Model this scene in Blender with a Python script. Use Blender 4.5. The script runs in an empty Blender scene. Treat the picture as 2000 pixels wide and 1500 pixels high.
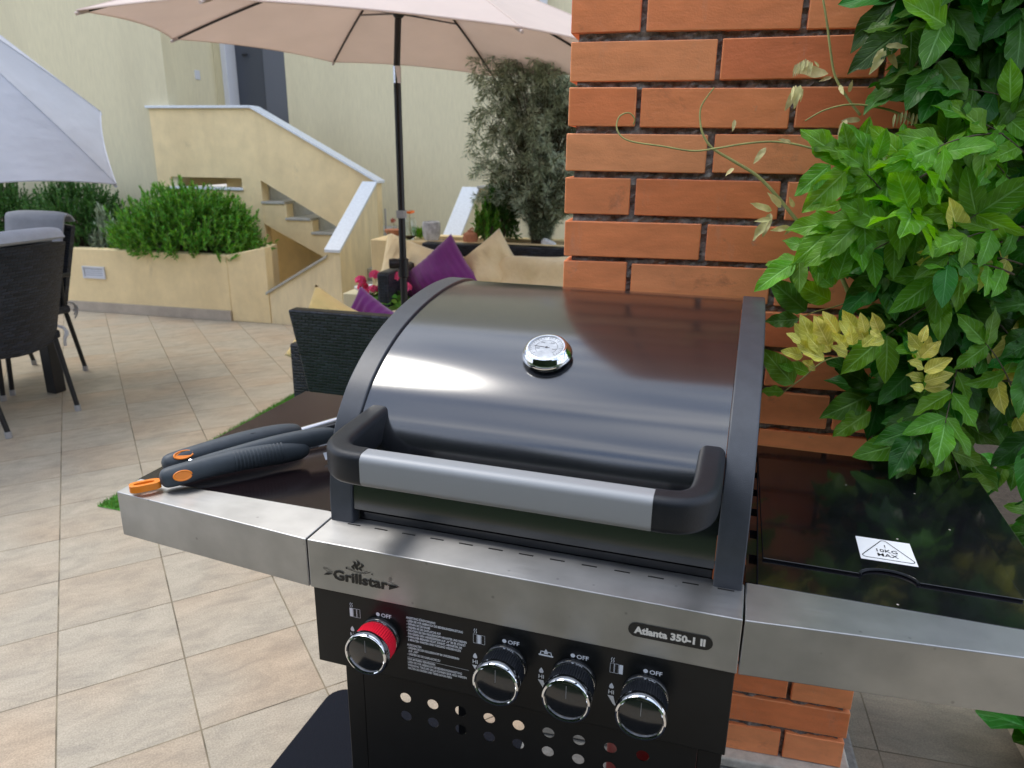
import bpy, bmesh, math, random
from mathutils import Vector, Matrix
random.seed(7)
R = math.radians
C = bpy.context.scene.collection
scn = bpy.context.scene

# ---------------------------------------------------------------- camera
F_PX, PITCH, ROLL, YAW = 1443.4, 0.3049, 0.0121, -0.3048
CAM = Vector((0.5136, -0.7423, 1.3381))
_f = Vector((math.sin(YAW)*math.cos(PITCH), math.cos(YAW)*math.cos(PITCH), -math.sin(PITCH)))
_r = _f.cross(Vector((0, 0, 1))).normalized(); _u = _r.cross(_f)
RT = _r*math.cos(ROLL)+_u*math.sin(ROLL); UP = -_r*math.sin(ROLL)+_u*math.cos(ROLL)
cd = bpy.data.cameras.new('camera'); cam = bpy.data.objects.new('camera', cd); C.objects.link(cam)
M3 = Matrix((RT, UP, -_f)).transposed()
cam.matrix_world = Matrix.Translation(CAM) @ M3.to_4x4()
cd.sensor_width = 36; cd.lens = F_PX/2000*36; cd.clip_start = .02; cd.clip_end = 500
cd.dof.use_dof = True; cd.dof.focus_distance = 1.05; cd.dof.aperture_fstop = 9
scn.camera = cam

# ---------------------------------------------------------------- world and sun
SUN_EL, SUN_AZ = R(60), R(-84)            # azimuth measured clockwise from +Y
sun_dir = Vector((math.sin(SUN_AZ)*math.cos(SUN_EL), math.cos(SUN_AZ)*math.cos(SUN_EL), math.sin(SUN_EL)))
w = bpy.data.worlds.new('World'); scn.world = w; w.use_nodes = True
nt = w.node_tree; N = nt.nodes; L = nt.links; N.clear()
wo = N.new('ShaderNodeOutputWorld'); bg = N.new('ShaderNodeBackground'); sky = N.new('ShaderNodeTexSky')
sky.sky_type = 'NISHITA'; sky.sun_disc = False; sky.sun_elevation = SUN_EL; sky.sun_rotation = SUN_AZ; sky.dust_density = 2.0
tc = N.new('ShaderNodeTexCoord'); sep = N.new('ShaderNodeSeparateXYZ'); L.new(tc.outputs['Generated'], sep.inputs[0])
zz = N.new('ShaderNodeMath'); zz.operation = 'ADD'; zz.inputs[1].default_value = .22; L.new(sep.outputs[2], zz.inputs[0])
zm = N.new('ShaderNodeMath'); zm.operation = 'MAXIMUM'; zm.inputs[1].default_value = .05; L.new(zz.outputs[0], zm.inputs[0])
dx = N.new('ShaderNodeMath'); dx.operation = 'DIVIDE'; L.new(sep.outputs[0], dx.inputs[0]); L.new(zm.outputs[0], dx.inputs[1])
dy = N.new('ShaderNodeMath'); dy.operation = 'DIVIDE'; L.new(sep.outputs[1], dy.inputs[0]); L.new(zm.outputs[0], dy.inputs[1])
cx = N.new('ShaderNodeCombineXYZ'); L.new(dx.outputs[0], cx.inputs[0]); L.new(dy.outputs[0], cx.inputs[1])
mp = N.new('ShaderNodeMapping'); mp.inputs['Scale'].default_value = (.8, 3.8, 1); mp.inputs['Rotation'].default_value = (0, 0, .12); L.new(cx.outputs[0], mp.inputs[0])
cn = N.new('ShaderNodeTexNoise'); cn.inputs['Scale'].default_value = 1.5; cn.inputs['Detail'].default_value = 9; cn.inputs['Roughness'].default_value = .62; cn.inputs['Distortion'].default_value = .35
L.new(mp.outputs[0], cn.inputs['Vector'])
cr = N.new('ShaderNodeValToRGB'); cr.color_ramp.elements[0].position = .40; cr.color_ramp.elements[1].position = .62; L.new(cn.outputs[0], cr.inputs[0])
cc = N.new('ShaderNodeMix'); cc.data_type = 'RGBA'; cc.inputs[6].default_value = (1.9, 3.1, 5.6, 1); cc.inputs[7].default_value = (13, 13.3, 13.9, 1)
L.new(cr.outputs[0], cc.inputs[0])
mx = N.new('ShaderNodeMix'); mx.data_type = 'RGBA'; mx.inputs[0].default_value = .8; L.new(sky.outputs[0], mx.inputs[6]); L.new(cc.outputs[2], mx.inputs[7])
L.new(mx.outputs[2], bg.inputs[0]); bg.inputs[1].default_value = .15; L.new(bg.outputs[0], wo.inputs[0])
sl = bpy.data.lights.new('sun', 'SUN'); sl.energy = 1.35; sl.angle = R(22); sl.color = (1, .95, .87)
so = bpy.data.objects.new('sun', sl); C.objects.link(so); so.rotation_euler = sun_dir.to_track_quat('Z', 'Y').to_euler()
vs = scn.view_settings; vs.view_transform = 'Standard'; vs.look = 'None'; vs.gamma = 1; vs.exposure = 0.5
scn.render.resolution_x = 1024; scn.render.resolution_y = 768

# ---------------------------------------------------------------- frames: site frame runs along pillar and building
PSI = R(4.36); OX, OY = .1787, .6394
SITE = Matrix.Translation((OX, OY, 0)) @ Matrix.Rotation(PSI, 4, 'Z')
def S(u, v, z=0): return SITE @ Vector((u, v, z))
def ray(x, y): return (_f + RT*(x-1000)/F_PX - UP*(y-750)/F_PX)
SINV = SITE.inverted()
def at(x, y, v):                             # point of the photo lying at site depth v, in site coordinates
    o = SINV @ CAM; d = SINV.to_3x3() @ ray(x, y); t = (v-o.y)/d.y; return o+d*t
def atw(x, y, v): return SITE @ at(x, y, v)

# ---------------------------------------------------------------- materials
MATS = {}
def srgb(r, g, b):
    f = lambda c: (c/255/12.92) if c/255 <= .04045 else ((c/255+.055)/1.055)**2.4
    return (f(r), f(g), f(b), 1)
def base(name):
    m = bpy.data.materials.new(name); m.use_nodes = True; n = m.node_tree
    return m, n, n.nodes['Principled BSDF']
def mat(name, col, rough=.5, metal=0., var=0., vscale=8., stretch=(1, 1, 1), bump=0., bscale=80., bstretch=(1, 1, 1), spec=.5, coat=0., trans=0., ca=.03, island=0., aniso=0., sheen=0., col2=None, rvar=0., cior=1.5, bdist=.002):
    if name in MATS: return MATS[name]
    m, n, b = base(name); nd, lk = n.nodes, n.links
    c = tuple(col)[:3]+(1,)
    b.inputs['Base Color'].default_value = c; b.inputs['Roughness'].default_value = rough; b.inputs['Metallic'].default_value = metal
    b.inputs['Specular IOR Level'].default_value = spec; b.inputs['Coat Weight'].default_value = coat; b.inputs['Coat Roughness'].default_value = ca; b.inputs['Coat IOR'].default_value = cior
    b.inputs['Anisotropic'].default_value = aniso; b.inputs['Sheen Weight'].default_value = sheen
    t = nd.new('ShaderNodeTexCoord')
    last = None
    if var > 0:
        mpn = nd.new('ShaderNodeMapping'); mpn.inputs['Scale'].default_value = stretch; lk.new(t.outputs['Object'], mpn.inputs[0])
        no = nd.new('ShaderNodeTexNoise'); no.inputs['Scale'].default_value = vscale; no.inputs['Detail'].default_value = 7; no.inputs['Roughness'].default_value = .65; lk.new(mpn.outputs[0], no.inputs['Vector'])
        rr = nd.new('ShaderNodeMapRange'); rr.inputs[1].default_value = .3; rr.inputs[2].default_value = .7; lk.new(no.outputs[0], rr.inputs[0])
        mxn = nd.new('ShaderNodeMix'); mxn.data_type = 'RGBA'; lk.new(rr.outputs[0], mxn.inputs[0])
        c2 = col2 if col2 else tuple(min(1, x*(1+var)) for x in c[:3])+(1,)
        c1 = c if col2 else tuple(x*(1-var) for x in c[:3])+(1,)
        mxn.inputs[6].default_value = c1; mxn.inputs[7].default_value = tuple(c2)[:3]+(1,); last = mxn.outputs[2]
        if rvar:
            r2 = nd.new('ShaderNodeMapRange'); r2.inputs[3].default_value = rough-rvar; r2.inputs[4].default_value = rough+rvar; lk.new(no.outputs[0], r2.inputs[0]); lk.new(r2.outputs[0], b.inputs['Roughness'])
    if island > 0:
        g = nd.new('ShaderNodeNewGeometry'); hs = nd.new('ShaderNodeHueSaturation')
        v = nd.new('ShaderNodeMapRange'); v.inputs[3].default_value = 1-island; v.inputs[4].default_value = 1+island; lk.new(g.outputs['Random Per Island'], v.inputs[0]); lk.new(v.outputs[0], hs.inputs['Value'])
        v2 = nd.new('ShaderNodeMath'); v2.operation = 'MULTIPLY'; v2.inputs[1].default_value = 7.31; lk.new(g.outputs['Random Per Island'], v2.inputs[0])
        v3 = nd.new('ShaderNodeMath'); v3.operation = 'FRACT'; lk.new(v2.outputs[0], v3.inputs[0])
        v4 = nd.new('ShaderNodeMapRange'); v4.inputs[3].default_value = .5-.06*island; v4.inputs[4].default_value = .5+.06*island; lk.new(v3.outputs[0], v4.inputs[0]); lk.new(v4.outputs[0], hs.inputs['Hue'])
        if last: lk.new(last, hs.inputs['Color'])
        else: hs.inputs['Color'].default_value = c
        last = hs.outputs[0]
    if last: lk.new(last, b.inputs['Base Color'])
    if bump > 0:
        mb = nd.new('ShaderNodeMapping'); mb.inputs['Scale'].default_value = bstretch; lk.new(t.outputs['Object'], mb.inputs[0])
        nb = nd.new('ShaderNodeTexNoise'); nb.inputs['Scale'].default_value = bscale; nb.inputs['Detail'].default_value = 4; lk.new(mb.outputs[0], nb.inputs['Vector'])
        bp = nd.new('ShaderNodeBump'); bp.inputs['Strength'].default_value = bump; bp.inputs['Distance'].default_value = bdist; lk.new(nb.outputs[0], bp.inputs['Height']); lk.new(bp.outputs[0], b.inputs['Normal'])
    if trans > 0:
        tr = nd.new('ShaderNodeBsdfTranslucent'); ms = nd.new('ShaderNodeMixShader'); ms.inputs[0].default_value = trans
        if last:
            sc = nd.new('ShaderNodeHueSaturation'); sc.inputs['Value'].default_value = 1.5; sc.inputs['Saturation'].default_value = 1.1; lk.new(last, sc.inputs['Color']); lk.new(sc.outputs[0], tr.inputs[0])
        else: tr.inputs[0].default_value = c
        lk.new(b.outputs[0], ms.inputs[1]); lk.new(tr.outputs[0], ms.inputs[2]); lk.new(ms.outputs[0], nd['Material Output'].inputs[0])
    MATS[name] = m; return m
def stains(name, sx, sz, lo, hi, strength, tint, seed=0., scale=1.):
    m = MATS[name] if name in MATS else bpy.data.materials[name]; n = m.node_tree; nd, lk = n.nodes, n.links; b = nd['Principled BSDF']; src = b.inputs['Base Color'].links[0].from_socket
    t = nd.new('ShaderNodeTexCoord'); mp_ = nd.new('ShaderNodeMapping'); mp_.inputs['Scale'].default_value = (sx, sx, sz); mp_.inputs['Location'].default_value = (seed, seed*2, seed*3); lk.new(t.outputs['Object'], mp_.inputs[0])
    no = nd.new('ShaderNodeTexNoise'); no.inputs['Scale'].default_value = scale; no.inputs['Detail'].default_value = 9; no.inputs['Roughness'].default_value = .68; no.inputs['Distortion'].default_value = .4; lk.new(mp_.outputs[0], no.inputs['Vector'])
    r = nd.new('ShaderNodeMapRange'); r.inputs[1].default_value = lo; r.inputs[2].default_value = hi; r.inputs[4].default_value = strength; lk.new(no.outputs[0], r.inputs[0])
    mi = nd.new('ShaderNodeMix'); mi.data_type = 'RGBA'; lk.new(r.outputs[0], mi.inputs[0]); lk.new(src, mi.inputs[6]); mi.inputs[7].default_value = tint; lk.new(mi.outputs[2], b.inputs['Base Color'])
def specks(name, scale, size, col, amount):
    m = MATS[name]; n = m.node_tree; nd, lk = n.nodes, n.links; b = nd['Principled BSDF']; src = b.inputs['Base Color'].links[0].from_socket
    t = nd.new('ShaderNodeTexCoord'); vo = nd.new('ShaderNodeTexVoronoi'); vo.inputs['Scale'].default_value = scale; lk.new(t.outputs['Object'], vo.inputs['Vector'])
    r = nd.new('ShaderNodeMapRange'); r.inputs[1].default_value = size; r.inputs[2].default_value = size*1.3; r.inputs[3].default_value = 1; r.inputs[4].default_value = 0; lk.new(vo.outputs['Distance'], r.inputs[0])
    sp_ = nd.new('ShaderNodeSeparateColor'); lk.new(vo.outputs['Color'], sp_.inputs[0]); g_ = nd.new('ShaderNodeMath'); g_.operation = 'LESS_THAN'; g_.inputs[1].default_value = amount; lk.new(sp_.outputs[0], g_.inputs[0])
    mu = nd.new('ShaderNodeMath'); mu.operation = 'MULTIPLY'; lk.new(r.outputs[0], mu.inputs[0]); lk.new(g_.outputs[0], mu.inputs[1])
    mi = nd.new('ShaderNodeMix'); mi.data_type = 'RGBA'; lk.new(mu.outputs[0], mi.inputs[0]); lk.new(src, mi.inputs[6]); mi.inputs[7].default_value = col; lk.new(mi.outputs[2], b.inputs['Base Color'])
def veins(name):
    # pale midrib and side veins from the leaf's own coordinates
    m = MATS[name]; n = m.node_tree; nd, lk = n.nodes, n.links; b = nd['Principled BSDF']; src = b.inputs['Base Color'].links[0].from_socket
    aa = nd.new('ShaderNodeAttribute'); aa.attribute_name = 'across'; al = nd.new('ShaderNodeAttribute'); al.attribute_name = 'along'
    mr = nd.new('ShaderNodeMapRange'); mr.inputs[1].default_value = .03; mr.inputs[2].default_value = .10; mr.inputs[3].default_value = 1; mr.inputs[4].default_value = 0; lk.new(aa.outputs['Fac'], mr.inputs[0])
    k1 = nd.new('ShaderNodeMath'); k1.operation = 'MULTIPLY'; k1.inputs[1].default_value = 50; lk.new(al.outputs['Fac'], k1.inputs[0])
    k2 = nd.new('ShaderNodeMath'); k2.operation = 'MULTIPLY_ADD'; k2.inputs[1].default_value = -13; lk.new(aa.outputs['Fac'], k2.inputs[0]); lk.new(k1.outputs[0], k2.inputs[2])
    sn = nd.new('ShaderNodeMath'); sn.operation = 'SINE'; lk.new(k2.outputs[0], sn.inputs[0])
    m2 = nd.new('ShaderNodeMapRange'); m2.inputs[1].default_value = .72; m2.inputs[2].default_value = 1; m2.inputs[4].default_value = .45; lk.new(sn.outputs[0], m2.inputs[0])
    mxx = nd.new('ShaderNodeMath'); mxx.operation = 'MAXIMUM'; lk.new(mr.outputs[0], mxx.inputs[0]); lk.new(m2.outputs[0], mxx.inputs[1])
    hs = nd.new('ShaderNodeHueSaturation'); hs.inputs['Saturation'].default_value = .8; hs.inputs['Value'].default_value = 1.9; lk.new(src, hs.inputs['Color'])
    mi = nd.new('ShaderNodeMix'); mi.data_type = 'RGBA'; lk.new(mxx.outputs[0], mi.inputs[0]); lk.new(src, mi.inputs[6]); lk.new(hs.outputs[0], mi.inputs[7]); lk.new(mi.outputs[2], b.inputs['Base Color'])
    bp = nd.new('ShaderNodeBump'); bp.invert = True; bp.inputs['Strength'].default_value = .7; bp.inputs['Distance'].default_value = .0015; lk.new(mxx.outputs[0], bp.inputs['Height'])
    old = b.inputs['Normal'].links[0].from_socket; lk.new(old, bp.inputs['Normal']); lk.new(bp.outputs[0], b.inputs['Normal'])
def leaf_coords(o, nseg=9):
    me = o.data; n = len(me.vertices); a1 = me.attributes.new('across', 'FLOAT', 'POINT'); a2 = me.attributes.new('along', 'FLOAT', 'POINT'); A = (1, .5, 0, .5, 1)
    a1.data.foreach_set('value', [A[i % 5] for i in range(n)]); a2.data.foreach_set('value', [((i//5) % (nseg+1))/nseg for i in range(n)]); return o

def tile_material(name, rot, ox, oy, size, cols, grout):
    m, n, b = base(name); nd, lk = n.nodes, n.links
    t = nd.new('ShaderNodeTexCoord')
    # shift then rotate into the tile frame
    sub = nd.new('ShaderNodeVectorMath'); sub.operation = 'SUBTRACT'; sub.inputs[1].default_value = (ox, oy, 0); lk.new(t.outputs['Object'], sub.inputs[0])
    ro = nd.new('ShaderNodeVectorRotate'); ro.rotation_type = 'Z_AXIS'; ro.inputs['Angle'].default_value = -rot; lk.new(sub.outputs[0], ro.inputs[0])
    br = nd.new('ShaderNodeTexBrick'); br.offset = 0; br.squash = 1; br.inputs['Scale'].default_value = 1
    br.inputs['Brick Width'].default_value = size; br.inputs['Row Height'].default_value = size; br.inputs['Mortar Size'].default_value = .0021; br.inputs['Mortar Smooth'].default_value = .3
    br.inputs['Color1'].default_value = (0, 0, 0, 1); br.inputs['Color2'].default_value = (1, 1, 1, 1); br.inputs['Mortar'].default_value = (.5, .5, .5, 1)
    lk.new(ro.outputs[0], br.inputs['Vector'])
    # per tile shift of the marbling
    sc = nd.new('ShaderNodeVectorMath'); sc.operation = 'SCALE'; sc.inputs['Scale'].default_value = 9; lk.new(br.outputs['Color'], sc.inputs[0])
    ad = nd.new('ShaderNodeVectorMath'); ad.operation = 'ADD'; lk.new(ro.outputs[0], ad.inputs[0]); lk.new(sc.outputs[0], ad.inputs[1])
    ms = nd.new('ShaderNodeMapping'); ms.inputs['Scale'].default_value = (1, 2.2, 1); lk.new(ad.outputs[0], ms.inputs[0])
    n1 = nd.new('ShaderNodeTexNoise'); n1.inputs['Scale'].default_value = 8.5; n1.inputs['Detail'].default_value = 8; n1.inputs['Roughness'].default_value = .7; n1.inputs['Distortion'].default_value = .6; lk.new(ms.outputs[0], n1.inputs['Vector'])
    cr = nd.new('ShaderNodeValToRGB'); e = cr.color_ramp.elements; e[0].position = .28; e[0].color = cols[0]; e[1].position = .72; e[1].color = cols[2]
    q = cr.color_ramp.elements.new(.5); q.color = cols[1]; lk.new(n1.outputs[0], cr.inputs[0])
    n2 = nd.new('ShaderNodeTexNoise'); n2.inputs['Scale'].default_value = 240; n2.inputs['Detail'].default_value = 3; lk.new(ro.outputs[0], n2.inputs['Vector'])
    r2 = nd.new('ShaderNodeMapRange'); r2.inputs[1].default_value = .3; r2.inputs[2].default_value = .7; r2.inputs[3].default_value = .78; r2.inputs[4].default_value = 1.18; lk.new(n2.outputs[0], r2.inputs[0])
    n3 = nd.new('ShaderNodeTexNoise'); n3.inputs['Scale'].default_value = 2.1; n3.inputs['Detail'].default_value = 2; lk.new(ad.outputs[0], n3.inputs['Vector'])
    mp_ = nd.new('ShaderNodeMix'); mp_.data_type = 'RGBA'; mp_.blend_type = 'MULTIPLY'; r3 = nd.new('ShaderNodeMapRange'); r3.inputs[1].default_value = .42; r3.inputs[2].default_value = .8; lk.new(n3.outputs[0], r3.inputs[0])
    lk.new(r3.outputs[0], mp_.inputs[0]); lk.new(cr.outputs[0], mp_.inputs[6]); mp_.inputs[7].default_value = (1.04, .90, .80, 1)
    vm = nd.new('ShaderNodeVectorMath'); vm.operation = 'SCALE'; lk.new(mp_.outputs[2], vm.inputs[0]); lk.new(r2.outputs[0], vm.inputs['Scale'])
    gm = nd.new('ShaderNodeMix'); gm.data_type = 'RGBA'; lk.new(br.outputs['Fac'], gm.inputs[0]); lk.new(vm.outputs[0], gm.inputs[6])
    gn = nd.new('ShaderNodeTexNoise'); gn.inputs['Scale'].default_value = 9; lk.new(ro.outputs[0], gn.inputs['Vector'])
    gc = nd.new('ShaderNodeMix'); gc.data_type = 'RGBA'; gc.inputs[6].default_value = tuple(x*.45 for x in grout[:3])+(1,); gc.inputs[7].default_value = tuple(x*1.3 for x in grout[:3])+(1,)
    gr = nd.new('ShaderNodeMapRange'); gr.inputs[1].default_value = .35; gr.inputs[2].default_value = .62; lk.new(gn.outputs[0], gr.inputs[0]); lk.new(gr.outputs[0], gc.inputs[0]); lk.new(gc.outputs[2], gm.inputs[7])
    lk.new(gm.outputs[2], b.inputs['Base Color'])
    b.inputs['Roughness'].default_value = .5; b.inputs['Specular IOR Level'].default_value = .35
    bp = nd.new('ShaderNodeBump'); bp.inputs['Strength'].default_value = .6; bp.inputs['Distance'].default_value = .003
    inv = nd.new('ShaderNodeMath'); inv.operation = 'MULTIPLY_ADD'; inv.inputs[1].default_value = -1; lk.new(br.outputs['Fac'], inv.inputs[0])
    hm = nd.new('ShaderNodeMath'); hm.operation = 'MULTIPLY'; hm.inputs[1].default_value = .12; lk.new(n2.outputs[0], hm.inputs[0]); lk.new(hm.outputs[0], inv.inputs[2])
    lk.new(inv.outputs[0], bp.inputs['Height']); lk.new(bp.outputs[0], b.inputs['Normal'])
    return m

def rattan_material():
    m, n, b = base('woven rattan'); nd, lk = n.nodes, n.links
    t = nd.new('ShaderNodeTexCoord'); cxy = nd.new('ShaderNodeSeparateXYZ'); lk.new(t.outputs['Object'], cxy.inputs[0])
    s = nd.new('ShaderNodeMath'); s.operation = 'ADD'; lk.new(cxy.outputs[0], s.inputs[0]); lk.new(cxy.outputs[1], s.inputs[1])
    cb = nd.new('ShaderNodeCombineXYZ'); lk.new(s.outputs[0], cb.inputs[0]); lk.new(cxy.outputs[2], cb.inputs[1])
    br = nd.new('ShaderNodeTexBrick'); br.offset = .5; br.inputs['Scale'].default_value = 1; br.inputs['Brick Width'].default_value = .036; br.inputs['Row Height'].default_value = .015; br.inputs['Mortar Size'].default_value = .003; br.inputs['Mortar Smooth'].default_value = 1
    br.inputs['Color1'].default_value = (.009, .012, .019, 1); br.inputs['Color2'].default_value = (.030, .038, .058, 1); br.inputs['Mortar'].default_value = (.002, .002, .003, 1)
    lk.new(cb.outputs[0], br.inputs['Vector']); lk.new(br.outputs['Color'], b.inputs['Base Color']); b.inputs['Roughness'].default_value = .42
    bp = nd.new('ShaderNodeBump'); bp.invert = True; bp.inputs['Strength'].default_value = .9; bp.inputs['Distance'].default_value = .004; lk.new(br.outputs['Fac'], bp.inputs['Height']); lk.new(bp.outputs[0], b.inputs['Normal'])
    return m

def steel_material(name, tint=(.45, .445, .435)):
    m, n, b = base(name); nd, lk = n.nodes, n.links
    t = nd.new('ShaderNodeTexCoord'); mp_ = nd.new('ShaderNodeMapping'); mp_.inputs['Scale'].default_value = (12, 900, 900); lk.new(t.outputs['Object'], mp_.inputs[0])
    no = nd.new('ShaderNodeTexNoise'); no.inputs['Scale'].default_value = 1; no.inputs['Detail'].default_value = 5; lk.new(mp_.outputs[0], no.inputs['Vector'])
    r = nd.new('ShaderNodeMapRange'); r.inputs[3].default_value = .30; r.inputs[4].default_value = .46; lk.new(no.outputs[0], r.inputs[0]); lk.new(r.outputs[0], b.inputs['Roughness'])
    tg_ = nd.new('ShaderNodeTangent'); tg_.direction_type = 'RADIAL'; tg_.axis = 'X'; lk.new(tg_.outputs[0], b.inputs['Tangent']); b.inputs['Anisotropic'].default_value = .8
    n2 = nd.new('ShaderNodeTexNoise'); n2.inputs['Scale'].default_value = 16; n2.inputs['Detail'].default_value = 5; lk.new(t.outputs['Object'], n2.inputs['Vector'])
    m1 = nd.new('ShaderNodeMix'); m1.data_type = 'RGBA'; m1.inputs[6].default_value = tuple(c*.86 for c in tint)+(1,); m1.inputs[7].default_value = tuple(min(1, c*1.12) for c in tint)+(1,)
    r2 = nd.new('ShaderNodeMapRange'); r2.inputs[1].default_value = .3; r2.inputs[2].default_value = .7; lk.new(n2.outputs[0], r2.inputs[0]); lk.new(r2.outputs[0], m1.inputs[0])
    # small dirt spots
    vo = nd.new('ShaderNodeTexVoronoi'); vo.inputs['Scale'].default_value = 34; lk.new(t.outputs['Object'], vo.inputs['Vector'])
    r3 = nd.new('ShaderNodeMapRange'); r3.inputs[1].default_value = .05; r3.inputs[2].default_value = .09; r3.inputs[3].default_value = .72; r3.inputs[4].default_value = 1; lk.new(vo.outputs['Distance'], r3.inputs[0])
    sc = nd.new('ShaderNodeVectorMath'); sc.operation = 'SCALE'; lk.new(m1.outputs[2], sc.inputs[0]); lk.new(r3.outputs[0], sc.inputs['Scale']); lk.new(sc.outputs[0], b.inputs['Base Color'])
    b.inputs['Metallic'].default_value = 1
    bp = nd.new('ShaderNodeBump'); bp.inputs['Strength'].default_value = .12; bp.inputs['Distance'].default_value = .0005; lk.new(no.outputs[0], bp.inputs['Height']); lk.new(bp.outputs[0], b.inputs['Normal'])
    return m

M = dict(
 steel=steel_material('brushed steel'),
 enamel=mat('black enamel', (.006, .006, .008), .13, var=.3, vscale=30, bump=.04, bscale=700, coat=.6, ca=.06),
 lid=mat('glossy black lid paint', (.005, .0058, .008), .3, var=.2, vscale=6, bump=.05, bscale=900, spec=.15, coat=1, ca=.15, cior=1.95),
 band=mat('satin graphite paint', (.045, .050, .060), .38, var=.15, vscale=40, bump=.15, bscale=900),
 panel=mat('black panel paint', (.006, .0065, .007), .34, var=.2, vscale=30, spec=.35),
 plastic=mat('black moulded plastic', (.010, .012, .016), .42, spec=.35, var=.15, vscale=60, bump=.22, bscale=900),
 grip=mat('silver lacquered grip', (.31, .32, .33), .5, metal=.25, bump=.08, bscale=1500),
 chrome=mat('polished chrome', (.75, .76, .78), .08, metal=1),
 dial=mat('white dial', (.82, .84, .86), .35, coat=.3),
 print=mat('white print', (.72, .74, .78), .5),
 flat_black=mat('black print and slot shade', (.008, .008, .008), .4),
 red=mat('red knob plastic', (.72, .012, .035), .35),
 cap=mat('black glossy cap', (.012, .013, .014), .16, coat=.5),
 sticker=mat('white sticker', (.78, .8, .82), .35),
 tool=mat('slate rubber', (.050, .062, .072), .5, var=.12, vscale=50, bump=.12, bscale=900),
 orange=mat('orange plastic', (.85, .24, .015), .4),
 shaft=mat('stainless shaft', (.6, .6, .6), .22, metal=1),
 mortar=mat('dark mortar', (.20, .18, .155), .95, var=.75, vscale=60, bump=1, bscale=200),
 mortar_l=mat('pale mortar', (.50, .47, .41), .95, var=.2, vscale=40, bump=1, bscale=90),
 concrete=mat('grey concrete', (.20, .20, .19), .9, var=.3, vscale=60, bump=1, bscale=150),
 stucco=mat('pale green yellow stucco', (.70, .635, .43), .92, var=.07, vscale=14, stretch=(5, 5, .6), bump=1.0, bscale=45, bstretch=(5, 5, .7)),
 stucco2=mat('warm yellow stucco', (.84, .67, .38), .92, var=.08, vscale=7, bump=1.0, bscale=110, bstretch=(1.4, 1.4, .8)),
 marble=mat('pale marble', (.68, .72, .76), .35, var=.10, vscale=60),
 riser=mat('grey stone step', (.42, .41, .36), .7, var=.15, vscale=12),
 skirt=mat('beige stone skirting', (.42, .36, .29), .7, var=.15, vscale=10),
 doorm=mat('dark grey door', (.060, .068, .085), .4),
 doorm2=mat('mid grey door', (.11, .12, .145), .4),
 white=mat('white frame paint', (.62, .63, .66), .5),
 canvas=mat('beige umbrella canvas', (.72, .63, .575), .85, var=.04, vscale=3, bump=.3, bscale=3, bdist=.02, trans=.34),
 canvas_w=mat('white umbrella canvas', (.58, .60, .66), .85, var=.05, vscale=3, bump=.3, bscale=4, bstretch=(1, 1, 2.5), bdist=.03, trans=.2),
 metal_d=mat('dark powder coat', (.012, .013, .015), .35),
 rattan=rattan_material(),
 cushion=mat('grey cushion fabric', (.34, .355, .40), .9, var=.08, vscale=20, bump=.4, bscale=400, sheen=.3),
 beige=mat('beige cushion fabric', (.80, .64, .37), .9, var=.08, vscale=5, bump=1, bscale=9, bstretch=(1, .35, 1), sheen=.3, bdist=.03),
 purple=mat('purple corduroy', (.165, .010, .17), .8, var=.1, vscale=30, bump=.2, bscale=400, sheen=.5),
 yellow=mat('yellow cushion fabric', (.80, .58, .22), .9, var=.06, vscale=6, bump=1, bscale=10, bstretch=(.3, 1.4, 1), sheen=.3, bdist=.03),
 foot=mat('grey foot cap', (.35, .35, .35), .6),
 soil=mat('dark soil', (.045, .034, .024), 1, var=.5, vscale=70, bump=1, bscale=150),
 turf=mat('artificial turf', (.10, .26, .035), .8, var=.3, vscale=60, island=.3, trans=.2),
 mat=mat('dark rubber mat', (.006, .008, .014), .85, spec=.2, var=.15, vscale=200, bump=.5, bscale=300),
 terra=mat('terracotta', (.48, .20, .11), .85, var=.15, vscale=30),
 cement=mat('grey cement pot', (.55, .56, .57), .9, var=.45, vscale=25, bump=.6, bscale=60),
 glass=mat('clear glass', (.9, .95, .95), .05, spec=.5),
 leaf=mat('vine leaf', (.042, .155, .014), .38, var=.25, vscale=16, island=.5, trans=.28, bump=.5, bscale=90, spec=.3),
 leaf_b=mat('bright young leaf', (.145, .37, .02), .40, var=.25, vscale=20, island=.25, trans=.42, bump=.5, bscale=90, spec=.35),
 leaf_y=mat('yellow young leaf', (.62, .58, .10), .45, var=.25, vscale=26, island=.2, trans=.35, bump=.4, bscale=120),
 leaf_p=mat('pale pinkish bud leaf', (.58, .54, .24), .5, var=.25, vscale=40, island=.2, trans=.3),
 stem=mat('green brown stem', (.36, .36, .12), .6, var=.3, vscale=30),
 bark=mat('brown bark', (.10, .075, .05), .9, var=.3, vscale=30),
 rosemary=mat('needle green', (.12, .29, .035), .6, island=.5, trans=.3, var=.1, vscale=3),
 rosemary_d=mat('dark needle green', (.06, .16, .03), .6, island=.4, trans=.2, var=.1, vscale=3),
 olive=mat('silver olive leaf', (.36, .43, .31), .5, island=.4, trans=.2, var=.1, vscale=4),
 hedge=mat('hedge leaf', (.020, .045, .012), .7, island=.4, trans=.1),
 pink=mat('pink petals', (.85, .10, .28), .6, island=.25, trans=.2),
 orange_f=mat('orange petals', (.80, .20, .02), .6, trans=.2),
 gasred=mat('red gas bottle paint', (.24, .012, .01), .4),
)
specks('black enamel', 42, .055, (.45, .42, .36, 1), .22)
stains('pale green yellow stucco', 1.6, .25, .50, .78, .55, (.50, .45, .31, 1), 2.)
stains('warm yellow stucco', 2.2, .35, .50, .78, .6, (.60, .46, .25, 1), 5.)
stains('warm yellow stucco', 6, 4, .62, .75, .5, (.42, .34, .22, 1), 9.)
for k_ in ('vine leaf', 'bright young leaf', 'yellow young leaf'): veins(k_)
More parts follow.
